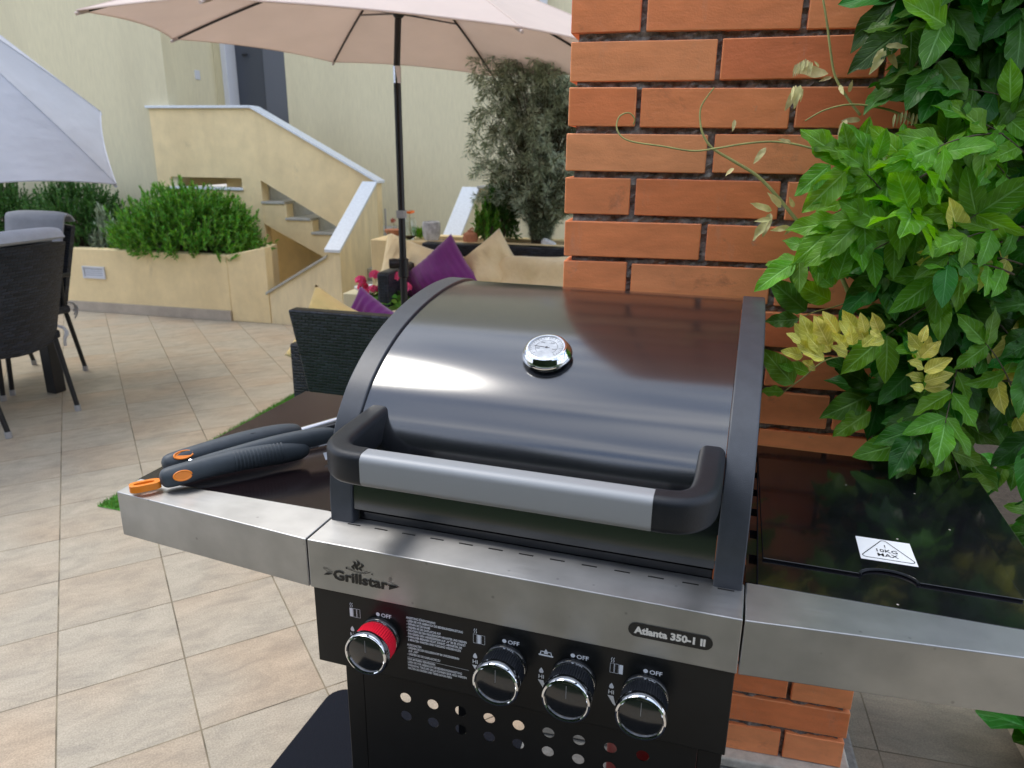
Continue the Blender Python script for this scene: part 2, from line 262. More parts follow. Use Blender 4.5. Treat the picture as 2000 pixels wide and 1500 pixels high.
g = M['glass'].node_tree.nodes['Principled BSDF']; g.inputs['Transmission Weight'].default_value = 1

def brick_material():
    m, n, b = base('glazed brick'); nd, lk = n.nodes, n.links
    ge = nd.new('ShaderNodeNewGeometry'); t = nd.new('ShaderNodeTexCoord')
    cr = nd.new('ShaderNodeValToRGB'); e = cr.color_ramp.elements; e[0].color = srgb(238, 128, 80); e[1].color = srgb(252, 160, 104)
    for p_, c_ in ((.2, srgb(250, 152, 96)), (.4, srgb(243, 140, 86)), (.6, srgb(254, 166, 110)), (.8, srgb(248, 148, 92))):
        q = cr.color_ramp.elements.new(p_); q.color = c_
    lk.new(ge.outputs['Random Per Island'], cr.inputs[0])
    mp_ = nd.new('ShaderNodeMapping'); mp_.inputs['Scale'].default_value = (3, 3, 8); lk.new(t.outputs['Object'], mp_.inputs[0])
    no = nd.new('ShaderNodeTexNoise'); no.inputs['Scale'].default_value = 3.5; no.inputs['Detail'].default_value = 8; no.inputs['Roughness'].default_value = .6; lk.new(mp_.outputs[0], no.inputs['Vector'])
    r = nd.new('ShaderNodeMapRange'); r.inputs[1].default_value = .3; r.inputs[2].default_value = .7; r.inputs[3].default_value = .84; r.inputs[4].default_value = 1.1; lk.new(no.outputs[0], r.inputs[0])
    n2 = nd.new('ShaderNodeTexNoise'); n2.inputs['Scale'].default_value = 300; lk.new(t.outputs['Object'], n2.inputs['Vector'])
    # pale lime bloom in streaks
    m2 = nd.new('ShaderNodeMapping'); m2.inputs['Scale'].default_value = (18, 18, 5); m2.inputs['Location'].default_value = (3, 1, 7); lk.new(t.outputs['Object'], m2.inputs[0])
    n3 = nd.new('ShaderNodeTexNoise'); n3.inputs['Scale'].default_value = 1.2; n3.inputs['Detail'].default_value = 8; n3.inputs['Roughness'].default_value = .75; lk.new(m2.outputs[0], n3.inputs['Vector'])
    r3 = nd.new('ShaderNodeMapRange'); r3.inputs[1].default_value = .58; r3.inputs[2].default_value = .8; r3.inputs[4].default_value = .35; lk.new(n3.outputs[0], r3.inputs[0])
    sc = nd.new('ShaderNodeVectorMath'); sc.operation = 'SCALE'; lk.new(cr.outputs[0], sc.inputs[0]); lk.new(r.outputs[0], sc.inputs['Scale'])
    mx_ = nd.new('ShaderNodeMix'); mx_.data_type = 'RGBA'; mx_.inputs[7].default_value = (.62, .40, .30, 1); lk.new(r3.outputs[0], mx_.inputs[0]); lk.new(sc.outputs[0], mx_.inputs[6]); lk.new(mx_.outputs[2], b.inputs['Base Color'])
    b.inputs['Roughness'].default_value = .42; b.inputs['Specular IOR Level'].default_value = .45
    bp = nd.new('ShaderNodeBump'); bp.inputs['Strength'].default_value = .35; bp.inputs['Distance'].default_value = .001; lk.new(n2.outputs[0], bp.inputs['Height'])
    bp2 = nd.new('ShaderNodeBump'); bp2.inputs['Strength'].default_value = .5; bp2.inputs['Distance'].default_value = .004; lk.new(no.outputs[0], bp2.inputs['Height']); lk.new(bp.outputs[0], bp2.inputs['Normal']); lk.new(bp2.outputs[0], b.inputs['Normal'])
    return m
M['brick'] = brick_material()
stains('glazed brick', 9, 14, .60, .72, .55, (.30, .105, .055, 1), 1.)
stains('glazed brick', 30, 45, .66, .74, .7, (.50, .34, .25, 1), 6.)

# ---------------------------------------------------------------- mesh helpers
class MB:
    def __init__(s): s.v = []; s.f = []
    def add(s, vs_, fs):
        k = len(s.v); s.v += [tuple(p) for p in vs_]; s.f += [tuple(i+k for i in f) for f in fs]; return s
    def box(s, x0, x1, y0, y1, z0, z1):
        return s.add([(x0, y0, z0), (x1, y0, z0), (x1, y1, z0), (x0, y1, z0), (x0, y0, z1), (x1, y0, z1), (x1, y1, z1), (x0, y1, z1)],
                     [(0, 3, 2, 1), (4, 5, 6, 7), (0, 1, 5, 4), (1, 2, 6, 5), (2, 3, 7, 6), (3, 0, 4, 7)])
    def prism(s, poly, a, b, axis='z'):
        n = len(poly)
        def P(p, t):
            return (p[0], p[1], t) if axis == 'z' else ((t, p[0], p[1]) if axis == 'x' else (p[0], t, p[1]))
        return s.add([P(p, a) for p in poly]+[P(p, b) for p in poly], [tuple(range(n))[::-1], tuple(range(n, 2*n))]+[(i, (i+1) % n, n+(i+1) % n, n+i) for i in range(n)])
    def tube(s, pts, r, n=10, caps=True, sx=1., up=None):
        pts = [Vector(p) for p in pts]; rs = r if isinstance(r, (list, tuple)) else [r]*len(pts)
        prev = None; rings = []
        for i, p in enumerate(pts):
            t = (pts[min(i+1, len(pts)-1)]-pts[max(i-1, 0)]).normalized()
            if prev is None: a = t.cross(Vector(up) if up else Vector((.13, .31, .94))).normalized()
            else: a = (prev-t*prev.dot(t)).normalized()
            prev = a; bb = t.cross(a)
            rings.append([p+(a*math.cos(k*2*math.pi/n)*sx+bb*math.sin(k*2*math.pi/n))*rs[i] for k in range(n)])
        fs = []
        for i in range(len(pts)-1):
            for k in range(n): fs.append((i*n+k, i*n+(k+1) % n, (i+1)*n+(k+1) % n, (i+1)*n+k))
        if caps: fs.append(tuple(range(n))[::-1]); fs.append(tuple((len(pts)-1)*n+k for k in range(n)))
        return s.add([q for rg in rings for q in rg], fs)
    def lathe(s, prof, c=(0, 0, 0), axis=(0, 0, 1), n=32, rib=0., ribrange=None):
        ax = Vector(axis).normalized(); a = ax.orthogonal().normalized(); b = ax.cross(a); c = Vector(c)
        vs_ = []
        for j, (r, h) in enumerate(prof):
            for k in range(n):
                rr = r
                if rib and ribrange and ribrange[0] <= j <= ribrange[1] and k % 2: rr = r-rib
                vs_.append(c+ax*h+(a*math.cos(2*math.pi*k/n)+b*math.sin(2*math.pi*k/n))*rr)
        fs = []
        for j in range(len(prof)-1):
            for k in range(n): fs.append((j*n+k, j*n+(k+1) % n, (j+1)*n+(k+1) % n, (j+1)*n+k))
        if prof[0][0] > 1e-5: fs.append(tuple(range(n))[::-1])
        if prof[-1][0] > 1e-5: fs.append(tuple((len(prof)-1)*n+k for k in range(n)))
        return s.add(vs_, fs)
    def grid(s, rows, close=False):
        n = len(rows[0]); fs = []
        for j in range(len(rows)-1):
            for k in range(n-1+(1 if close else 0)): fs.append((j*n+k, j*n+(k+1) % n, (j+1)*n+(k+1) % n, (j+1)*n+k))
        return s.add([p for rw in rows for p in rw], fs)
    def build(s, name, material, parent=None, mw=None, bevel=0., smooth=False, segs=2, subsurf=0, solid=0., recalc=True):
        me = bpy.data.meshes.new(name); me.from_pydata(s.v, [], s.f); me.update()
        if recalc:
            bm = bmesh.new(); bm.from_mesh(me); bmesh.ops.recalc_face_normals(bm, faces=bm.faces); bm.to_mesh(me); bm.free()
        o = bpy.data.objects.new(name, me); C.objects.link(o); me.materials.append(M[material] if isinstance(material, str) else material)
        if mw is not None: o.matrix_world = mw
        if parent: o.parent = parent
        if smooth:
            for p in me.polygons: p.use_smooth = True
            if bevel == 0 and smooth != 'all':
                try: me.set_sharp_from_angle(angle=R(38))
                except Exception: pass
        if solid:
            md = o.modifiers.new('solid', 'SOLIDIFY'); md.thickness = solid; md.offset = 0; md.use_rim = not smooth
        if bevel:
            md = o.modifiers.new('bevel', 'BEVEL'); md.width = bevel; md.segments = segs; md.limit_method = 'ANGLE'; md.angle_limit = R(35); md.harden_normals = True
            for p in me.polygons: p.use_smooth = True
        if subsurf:
            md = o.modifiers.new('sub', 'SUBSURF'); md.levels = subsurf; md.render_levels = subsurf
        return o
def thing(name, label, cat, mw=None, group=None):
    o = bpy.data.objects.new(name, None); C.objects.link(o); o.empty_display_size = .1
    if mw is not None: o.matrix_world = mw
    o['label'] = label; o['category'] = cat
    if group: o['group'] = group
    return o
def tag(o, label, cat, group=None):
    o['label'] = label; o['category'] = cat
    if group: o['group'] = group
    return o
def struct(o): o['kind'] = 'structure'; return o
def children_of(o): return [c for c in bpy.data.objects if c.parent == o]
def copy_tree(o, parent=None):
    c = o.copy(); C.objects.link(c); c.parent = parent
    for ch in children_of(o): copy_tree(ch, c)
    return c
def local(px, py, pz, rz=0): return Matrix.Translation((px, py, pz)) @ Matrix.Rotation(rz, 4, 'Z')
def spline(pts, n=6):
    pts = [Vector(p) for p in pts]; out = []
    for i in range(len(pts)-1):
        p0 = pts[max(i-1, 0)]; p1 = pts[i]; p2 = pts[i+1]; p3 = pts[min(i+2, len(pts)-1)]
        for k in range(n):
            t = k/n; out.append(.5*((2*p1)+(p2-p0)*t+(2*p0-5*p1+4*p2-p3)*t*t+(3*p1-p0-3*p2+p3)*t**3))
    out.append(pts[-1]); return out
def text_mesh(body, size, align='LEFT', bold=0.0, sx=1.0, ls=1.0):
    cu = bpy.data.curves.new('t', 'FONT'); cu.body = body; cu.size = size; cu.align_x = align; cu.offset = bold; cu.space_line = ls; cu.resolution_u = 2
    o = bpy.data.objects.new('t', cu); C.objects.link(o)
    dg = bpy.context.evaluated_depsgraph_get(); me = bpy.data.meshes.new_from_object(o.evaluated_get(dg))
    vs_ = [(v.co.x*sx, v.co.y) for v in me.vertices]; fs = [tuple(p.vertices) for p in me.polygons]
    bpy.data.objects.remove(o); bpy.data.meshes.remove(me); bpy.data.curves.remove(cu)
    return vs_, fs
def put2d(mb, vs_, fs, O, X, Y):             # flat print laid on a surface
    O, X, Y = Vector(O), Vector(X), Vector(Y); mb.add([O+X*a+Y*b for a, b in vs_], fs)
def poly2d(mb, pts, O, X, Y): put2d(mb, pts, [tuple(range(len(pts)))], O, X, Y)
def stroke2d(mb, pts, wd, O, X, Y, close=False):
    P = [Vector((a, b)) for a, b in pts]
    if close: P.append(P[0])
    for a, b in zip(P[:-1], P[1:]):
        d = (b-a); l = d.length
        if l < 1e-9: continue
        d /= l; n_ = Vector((-d.y, d.x))*wd/2; e = d*wd*.35
        poly2d(mb, [tuple(a-n_-e), tuple(b-n_+e), tuple(b+n_+e), tuple(a+n_-e)], O, X, Y)

# ================================================================= ground and terrace
TS = .3024
m_tile = tile_material('stone look tile', R(47.51), -1.0514, .3962, TS, (srgb(150, 142, 128), srgb(171, 161, 143), srgb(186, 175, 156)), (.20, .165, .105))
struct(MB().add([(-60, -60, 0), (60, -60, 0), (60, 60, 0), (-60, 60, 0)], [(0, 1, 2, 3)]).build('ground', m_tile))
m_tile2 = tile_material('stone look tile laid straight', PSI, *S(.76, .16)[:2], .42, (srgb(105, 102, 94), srgb(122, 117, 106), srgb(136, 130, 118)), (.10, .085, .06))
pth = MB().add([S(.655, -.6, .004), S(1.085, -.6, .004), S(1.085, .95, .004), S(.655, .95, .004)], [(0, 1, 2, 3)]).build('path', m_tile2); struct(pth)
bed = MB(); rows = []
for j in range(24):
    rows.append([S(1.086+i*.1, -.4+j*.16, .02+.03*random.random()) for i in range(26)])
bed.grid(rows); struct(bed.build('soil', 'soil', smooth=True))

struct(MB().add([(-14, -14, .004), (14, -14, .004), (14, -1.75, .004), (-14, -1.75, .004)], [(0, 1, 2, 3)]).build('unseen_dark_ground', mat('unseen_dark_ground', (.03, .06, .015), .9, var=.4, vscale=30, bump=1, bscale=90)))  # unseen dark green sheet, added so the lid front mirrors something dark

def blades(region, n, h, wd):
    mb = MB()
    for _ in range(n):
        y = random.uniform(region[2], region[3]); x = random.uniform(region[0]-.05*(y-1.25), region[1]); a = random.random()*6.28
        hh = h*random.uniform(.6, 1.1); l = random.uniform(-.01, .01); k = random.uniform(-.01, .01)
        mb.add([(x-wd*math.cos(a), y-wd*math.sin(a), .004), (x+wd*math.cos(a), y+wd*math.sin(a), .004), (x+l, y+k, hh)], [(0, 1, 2)])
    return mb
tb = blades((-1.80, -1.55, 1.25, 2.9), 18000, .022, .0018); t2_ = blades((-1.55, -.1, 1.25, 3.2), 70000, .022, .0024); tb.add(t2_.v, t2_.f); tb.add([(-1.80, 1.25, .003), (-.1, 1.25, .003), (-.1, 4.1, .003), (-1.94, 4.1, .003)], [(0, 1, 2, 3)])
tf = tb.build('turf', 'turf', recalc=False); tf['kind'] = 'stuff'; tf['label'] = 'strip of green artificial turf along the tiles'; tf['category'] = 'turf'

# rounded mat under the grill
mb = MB(); r_ = .05; pl = []
x0, x1, y0, y1 = -.395, 1.0, -.75, .648
for cx_, cy_, a0 in ((x1-r_, y1-r_, 0), (x0+r_, y1-r_, 90), (x0+r_, y0+r_, 180), (x1-r_, y0+r_, 270)):
    for k in range(7): a = R(a0+k*15); pl.append((cx_+r_*math.cos(a), cy_+r_*math.sin(a)))
o = mb.prism(pl, .001, .006).build('floor_mat', 'mat', bevel=.001); tag(o, 'dark rubber mat with rounded corner under the gas grill', 'mat')

# ================================================================= brick pillar
pt = thing('brick_pillar', 'square pillar of orange bricks with dark recessed joints', 'pillar', SITE)
bk = MB(); Z0, MOD, BH = 1.5239, .0767, .0652
for k in range(-14, 19):
    zt = Z0-k*MOD; zb = zt-BH
    if k % 2 == 0: rects = [(0, .25, 0, .12), (.26, .51, 0, .12), (.52, .64, 0, .25), (0, .12, .13, .38), (.52, .64, .26, .38), (.13, .38, .26, .38)]
    else: rects = [(0, .12, 0, .25), (.13, .38, 0, .12), (.39, .64, 0, .12), (0, .12, .26, .38), (.52, .64, .13, .38), (.26, .51, .26, .38)]
    for (a, b, c_, d) in rects:
        jx, jy, jz = (random.uniform(-.0015, .0015) for _ in range(3))
        t1 = random.uniform(-.001, .001); t2 = random.uniform(-.0012, .0012)
        x0_, x1_, y0_, y1_ = a+jx, b+jx, c_+jy, d+jy
        bk.add([(x0_, y0_, zb+jz-t1), (x1_, y0_+t2, zb+jz+t1), (x1_, y1_+t2, zb+jz+t1), (x0_, y1_, zb+jz-t1), (x0_, y0_, zt+jz-t1), (x1_, y0_+t2, zt+jz+t1), (x1_, y1_+t2, zt+jz+t1), (x0_, y1_, zt+jz-t1)],
               [(0, 3, 2, 1), (4, 5, 6, 7), (0, 1, 5, 4), (1, 2, 6, 5), (2, 3, 7, 6), (3, 0, 4, 7)])
o = bk.build('bricks', 'brick', pt, bevel=.0022, segs=2)
core = MB(); nx, nz = 64, 330
def jag(u, z): return .0055+.0045*math.sin(u*91+z*57)*math.sin(z*133+u*31)+random.uniform(-.003, .003)
rows = []
for j in range(nz):
    z = .066+j*(2.6-.066)/(nz-1); rows.append([(.014+i*(.612)/(nx-1), jag(i*.01, z)+.004, z) for i in range(nx)])
core.grid(rows); core.box(.014, .626, .03, .368, .066, 2.6)
rows = []
for j in range(nz):
    z = .066+j*(2.6-.066)/(nz-1); rows.append([(.64-jag(i*.01, z)-.004, .014+i*.352/23, z) for i in range(24)])
core.grid(rows); core.build('mortar', 'mortar', pt)
MB().box(-.02, .66, -.030, .40, .052, .0775).build('mortar_bed', 'mortar_l', pt, bevel=.006)
MB().box(-.05, .69, -.13, .43, .0, .050).build('plinth', 'concrete', pt, bevel=.01)

# ================================================================= building and stairs (site frame)
VP = 4.55; VB = 5.3
bt = thing('apartment_building', 'pale yellow rendered building with outside stairs and a dark door behind the terrace', 'building', SITE)
wl = MB()
wl.add([(-9, VP+.02, 0), (-4.25, VP+.02, 0), (-4.25, VP+.02, 7), (-9, VP+.02, 7)], [(0, 1, 2, 3)])
wl.add([(-4.25, VP+.02, 1.0), (-4.25, VB, 1.0), (-4.25, VB, 7), (-4.25, VP+.02, 7)], [(0, 1, 2, 3)])
def holewall(mb, x0, x1, z0, z1, v, holes):
    xs = sorted({x0, x1}|{h[0] for h in holes}|{h[1] for h in holes}); zs = sorted({z0, z1}|{h[2] for h in holes}|{h[3] for h in holes})
    for a, b in zip(xs[:-1], xs[1:]):
        for c_, d in zip(zs[:-1], zs[1:]):
            if any(h[0] <= a and b <= h[1] and h[2] <= c_ and d <= h[3] for h in holes): continue
            mb.add([(a, v, c_), (b, v, c_), (b, v, d), (a, v, d)], [(0, 1, 2, 3)])
DX0, DX1, DZ0, DZ1 = -4.16, -3.52, 1.38, 3.4
holewall(wl, -4.25, 5.0, -.3, 7, VB, [(DX0, DX1, DZ0, DZ1)])
wl.build('wall', 'stucco', bt)
fr = MB(); fr.box(DX0, DX0+.055, VB-.03, VB+.16, DZ0, DZ1); fr.box(DX0+.055, DX1, VB-.01, VB+.16, DZ1-.05, DZ1); fr.build('door_frame', 'white', bt, bevel=.004)
d1 = MB().box(DX0+.055, DX0+.36, VB+.13, VB+.165, DZ0, DZ1-.05).build('door', 'doorm', bt, bevel=.003)
MB().box(DX0+.36, DX1-.02, VB+.10, VB+.165, DZ0, DZ1-.05).build('door_leaf', 'doorm2', bt, bevel=.003)
MB().tube([(DX0+.15, VB+.13, 2.18), (DX0+.15, VB+.10, 2.18), (DX0+.20, VB+.10, 2.18)], .009).build('handle', 'metal_d', d1)
MB().box(-4.262, -4.241, 4.98, 5.05, 1.93, 2.01).build('light_switch', 'white', bt, bevel=.004)

# stair parapet wall with slot and the open triangle above the steps
P = lambda x, y, v=VP: (at(x, y, v).x, at(x, y, v).z)
st = thing('outside_staircase', 'yellow rendered stairs with marble capped parapets climbing to the dark door', 'staircase', SITE)
def extr(poly, v0, v1, mb): return mb.prism(poly, v0, v1, 'y')
up = MB()
A_, B_, C_ = (-4.44, 1.66), P(490, 213), P(736, 357)
ztop = 1.665
up_ = []
zsl0, zsl1 = P(333, 345)[1], P(475, 372)[1]; us0, us1 = P(333, 345)[0], P(474, 372)[0]
tri0, tri1, tri2 = P(509, 352), P(655, 441), P(514, 398)
ubr = P(736, 357)[0]
BZ = 1.66
# around the slot
extr([(-4.44, BZ), (-4.44, 0), (us0, 0), (us0, BZ)], VP, VP+.1, up)
extr([(us0, BZ), (us0, zsl0), (us1, zsl0), (us1, BZ)], VP, VP+.1, up)
extr([(us0, zsl1), (us0, .0), (us1, 0), (us1, zsl1)], VP, VP+.1, up)
def line(p, q, x): return p[1]+(q[1]-p[1])*(x-p[0])/(q[0]-p[0])
TB = (P(490, 213)[0], BZ); TC = (ubr, P(736, 357)[1])
# upper band: from slot to the right end above the triangle
TZ = lambda x: line(TB, TC, x)
extr([(us1, BZ), (us1, 0), (tri0[0], 0), (tri0[0], TZ(tri0[0])), TB], VP, VP+.1, up)
lowr = line(tri0, tri1, ubr)
extr([(tri0[0], TZ(tri0[0])), (tri0[0], tri0[1]), (ubr, max(lowr, .42)), (ubr, TC[1])], VP, VP+.1, up)
up.build('parapet', 'stucco2', st)
# stringer with step profile: the lower flight edge under the triangle, open well beneath
sp = MB()
steps = [P(514, 398), P(556, 400), P(558, 430), P(607, 432), P(609, 458), P(657, 462)]
z1s, z2s, z3s = steps[0][1], steps[2][1], steps[4][1]
uA, uB, uC = tri0[0], steps[1][0]+.01, steps[3][0]+.01; uD = -2.45
s0 = P(523, 441); s1 = P(692, 536)
sof = lambda x: line(s0, s1, x)
extr([(uA, z1s), (uA, sof(uA)), (uB, sof(uB)), (uB, z1s)], VP+.003, VP+.12, sp)
extr([(uB, z2s), (uB, sof(uB)), (uC, sof(uC)), (uC, z2s)], VP+.003, VP+.12, sp)
extr([(uC, z3s), (uC, sof(uC)), (uD, sof(uD)), (uD, z3s)], VP+.003, VP+.12, sp)
sp.build('stringer', 'stucco2', st)
un = MB(); rows = [[(-4.40, VP+.6, -.3), (-2.7, VP+.6, -.3)], [(-4.40, VP+.6, .62), (-2.7, VP+.6, .62)]]; un.grid(rows)
un.build('under_stair_wall', 'stucco2', st)
# treads and risers behind the opening
us_ = [uA-.26, uA, uB, uC, uD, uD+.26]; zs_ = [z1s+.14, z1s, z2s, z3s, z3s-.14]
for i in range(-3, 5):
    if i <= 0: ua = uA+(i-1)*.25; ub = uA+i*.25; zt = z1s-(i-1)*.14
    else: ua, ub = us_[i], us_[i+1]; zt = zs_[i] if i < 5 else .3
    MB().box(ua-.012, ub-.013, VP-.008 if i > 0 else VP+.11, VB-.02, zt, zt+.022).build('tread', 'riser', st, bevel=.003)
    MB().box(ua, ua+.015, VP+.12, VB-.02, zt+.023, zt+.139).build('riser', 'riser', st)
MB().box(-4.24, uA-.8, VP+.1, VB-.01, 1.25, 1.38).build('landing', 'riser', st)
# cap on the parapet
cp = MB(); capz = .022
def cap(mb, poly, v0, v1):  # poly: polyline (u,z)
    for p, q in zip(poly[:-1], poly[1:]): mb.prism([(p[0], p[1]), (q[0], q[1]), (q[0], q[1]+capz), (p[0], p[1]+capz)], v0, v1, 'y')
cap(cp, [(-4.46, BZ), (TB[0]+.002, BZ), (ubr+.02, TC[1]-.005)], VP-.025, VP+.125)
cap(cp, [(us0-.01, zsl1), (us1+.01, zsl1)], VP-.02, VP+.11)
cp.build('parapet_cap', 'marble', st, bevel=.003)
# lower flight side walls with sloping marble
U1 = -2.445; U1b = -2.337
lw = MB()
a0 = P(527, 572, 3.8); a1 = P(640, 503, 3.8)
extr([(-2.98, 0), (-2.98, a0[1]-.01), (a0[0], a0[1]), (U1+.005, a1[1]), (U1+.005, 0)], 3.8, 3.9, lw)
lw.prism([(3.8, 0), (4.56, 0), (4.56, 1.07), (4.50, 1.04), (3.8, .592)], U1+.005, U1b, 'x')
lw.build('low_wall', mat('warm yellow stucco weathered', (.80, .67, .42), .92, var=.14, vscale=5, stretch=(2.5, 2.5, .6), bump=1, bscale=90), st)
sm = MB(); sm.prism([(3.78, .588), (4.53, 1.063), (4.53, 1.087), (3.78, .612)], U1-.012, U1b+.012, 'x')
sm.build('sloping_cap', 'marble', st, bevel=.003)
c2 = MB(); cap(c2, [(a0[0]-.03, a0[1]-.018), (U1+.004, a1[1]+.0)], 3.785, 3.915); c2.build('low_cap', 'riser', st, bevel=.003)
rw = MB(); rw.prism([(3.6, 0), (4.56, 0), (4.56, 1.03), (3.6, .42)], -1.575, -1.465, 'x')
extr([(-1.464, 0), (-1.464, 1.045), (-1.18, 1.055), (-1.18, 0)], VP, VP+.1, rw); rw.build('low_wall', 'stucco', st)
sm = MB(); sm.prism([(3.6, .425), (4.55, 1.037), (4.55, 1.061), (3.6, .449)], -1.592, -1.448, 'x'); sm.build('sloping_cap', 'marble', st, bevel=.003)
c3 = MB(); c3.prism([(-1.46, 1.05), (-1.14, 1.06), (-1.14, 1.08), (-1.46, 1.07)], VP-.03, VP+.12, 'y'); c3.build('low_cap', 'riser', st, bevel=.003)
fl = MB()
for i in range(5): fl.box(U1b, -1.576, 3.86+i*.14, 4.7, i*.1, i*.1+.1)
fl.box(U1b, -1.576, VP, VB-.02, .0, .46); fl.build('lower_steps', 'riser', st, bevel=.003)
dp = MB().tube([(-1.09, VB-.06, 0), (-1.09, VB-.06, 4)], .035, 12).build('drainpipe', 'white', smooth=True, mw=SITE); tag(dp, 'grey drainpipe running up the wall beside the silvery shrub', 'pipe')
pp = MB().tube([(-2.30, 4.62, .2), (-2.30, 4.62, .86)], .008, 8).build('thin_pipe', 'foot', smooth=True, mw=SITE); tag(pp, 'thin grey pipe standing at the end of the stair wall', 'pipe')

# ================================================================= planter with needle shrubs
pl = thing('planter_box', 'long low yellow planter wall holding the needle leaved shrubs', 'planter', SITE)
pv0, pv1 = 3.79, VP+.01
w_ = MB(); outer = [(-7, pv0), (-3.36, pv0), (-3.31, pv0+.004), (-3.31, pv1), (-7, pv1)]; inner = [(-6.9, pv0+.1), (-3.42, pv0+.1), (-3.41, pv0+.104), (-3.41, pv1-.02), (-6.9, pv1-.02)]
n_ = 5
vv = [(x, y, 0) for x, y in outer]+[(x, y, .53) for x, y in outer]+[(x, y, .53) for x, y in inner]+[(x, y, .40) for x, y in inner]
ff = []
for i in range(5):
    j = (i+1) % 5
    for a in range(3): ff.append((a*5+i, a*5+j, (a+1)*5+j, (a+1)*5+i))
w_.add(vv, ff); w_.build('planter_wall', 'stucco2', pl, bevel=.008)
ew = MB(); ew.prism([(-3.3095, 0), (-2.965, 0), (-2.965, .604), (-3.3095, .531)], pv0+.002, pv0+.10, 'y'); ew.build('end_wall', 'stucco2', pl, bevel=.006)
sk = MB(); sk.prism([(-7, pv0-.014), (-3.315, pv0-.014), (-3.31, pv0-.001), (-7, pv0-.001)], .001, .085); sk.build('skirting', 'skirt', pl, bevel=.002)
MB().grid([[(-6.9, pv0+.1, .49), (-3.4, pv0+.1, .49)], [(-6.9, pv1-.03, .49), (-3.4, pv1-.03, .49)]]).build('soil', 'soil', pl)
vg = thing('vent_grille', 'small white slatted vent grille set in the planter wall', 'vent', SITE @ Matrix.Translation((0, 0, 0)))
ga = at(161, 519, pv0); gb = at(208, 545, pv0)
f_ = MB()
for (a, b, c_, d) in ((ga.x, gb.x, ga.z-.012, ga.z), (ga.x, gb.x, gb.z, gb.z+.012), (ga.x, ga.x+.014, gb.z+.012, ga.z-.012), (gb.x-.014, gb.x, gb.z+.012, ga.z-.012)): f_.box(a, b, pv0-.012, pv0+.004, c_, d)
f_.build('frame', 'white', vg)
s_ = MB()
for k in range(5):
    z = gb.z+.02+k*(ga.z-gb.z-.035)/4; s_.add([(ga.x+.014, pv0-.009, z-.007), (gb.x-.014, pv0-.009, z-.007), (gb.x-.014, pv0-.002, z+.006), (ga.x+.014, pv0-.002, z+.006)], [(0, 1, 2, 3)])
s_.build('slats', 'white', vg); MB().box(ga.x+.01, gb.x-.01, pv0-.0015, pv0-.0005, gb.z+.01, ga.z-.01).build('backing', 'flat_black', vg)

def needle_bush(name, label, c, rx, ry, h, n, matn, ln=.03, wd=.0052, group=None, seed=1, droop=.5):
    rnd = random.Random(seed); b = thing(name, label, 'shrub', SITE @ Matrix.Translation(c), group)
    lf = MB(); stm = MB()
    for i in range(n):
        a = rnd.random()*6.283; rr = math.sqrt(rnd.random()); el = rnd.random()
        bx, by = math.cos(a)*rr*rx*.35, math.sin(a)*rr*ry*.35
        # target on the dome
        th = math.acos(1-rnd.random()*.98); tx, ty, tz = math.sin(th)*math.cos(a)*rx, math.sin(th)*math.sin(a)*ry, math.cos(th)*h*rnd.uniform(.72, 1.06)+.03
        k_ = rnd.uniform(.86, 1.1)*(1+.1*math.sin(a*3+seed)); tx *= k_; ty *= k_
        p0 = Vector((bx, by, 0)); p2 = Vector((tx, ty, tz)); p1 = p0.lerp(p2, .55)+Vector((0, 0, droop*.12+h*.12))
        tip = p2+Vector((tx*rnd.uniform(.02, .2), ty*rnd.uniform(.02, .2), rnd.uniform(.0, .15)))
        pts = [p0, p1, p2, tip]; cv = spline(pts, 7)
        if i % 4 == 0: stm.tube(cv[:15], .003, 4, False)
        for q in range(6, len(cv)-1):
            c0 = cv[q]; t = (cv[q+1]-c0).normalized()
            for s in range(4):
                ang = rnd.random()*6.283; side = t.orthogonal().normalized(); side.rotate(Matrix.Rotation(ang, 3, t))
                d = (side*.6+t*rnd.uniform(.7, 1.5)).normalized()*ln*rnd.uniform(.6, 1.2); wv = d.cross(t).normalized()*wd*rnd.uniform(.7, 1.3)
                o_ = c0+t*rnd.uniform(0, .03)
                lf.add([o_-wv*.4, o_+d*.5-wv, o_+d, o_+d*.5+wv], [(0, 1, 2, 3)])
    lf.build('foliage', matn, b, recalc=False); stm.build('stems', 'bark', b)
    return b
SG = 'needle shrubs in the long planter'
needle_bush('needle_shrub', 'bright green mounded needle leaved shrub beside the stair opening', (-3.82, 4.10, .46), .58, .38, .47, 760, 'rosemary', seed=3, ln=.042)
needle_bush('needle_shrub', 'dark green shrub behind the grey cushioned chair', (-5.03, 4.18, .47), .46, .34, .50, 560, 'rosemary_d', seed=5)
needle_bush('needle_shrub', 'dark shrub at the left edge under the white umbrella', (-5.95, 4.2, .47), .45, .3, .55, 480, 'rosemary_d', seed=8)
needle_bush('small_plant', 'small pale spiky plant between the two large shrubs', (-4.62, 4.02, .48), .12, .10, .20, 50, 'olive', ln=.05, seed=9)

# ================================================================= pot planter, shrub, pots
pk = thing('planter_box', 'yellow planter wall with pots on its rim behind the sofa', 'planter', SITE)
w_ = MB(); PV0, PV1, PZ = 3.32, 3.78, .757
for bx in ((-1.87, 2.2, PV0, PV0+.14), (-1.87, -1.55, PV0+.14, PV1), (-1.55, 2.2, PV1-.10, PV1)): w_.box(*bx, 0, PZ)
w_.build('planter_wall', 'stucco2', pk, bevel=.006)
gr_ = MB(); rows = [[(-1.55+i*.06, PV0+.14+j*.055, PZ-.03+random.uniform(-.008, .012)) for i in range(60)] for j in range(5)]; gr_.grid(rows); gr_.build('gravel', mat('gravel', (.26, .21, .17), .95, var=.6, vscale=90, bump=1, bscale=120), pk)

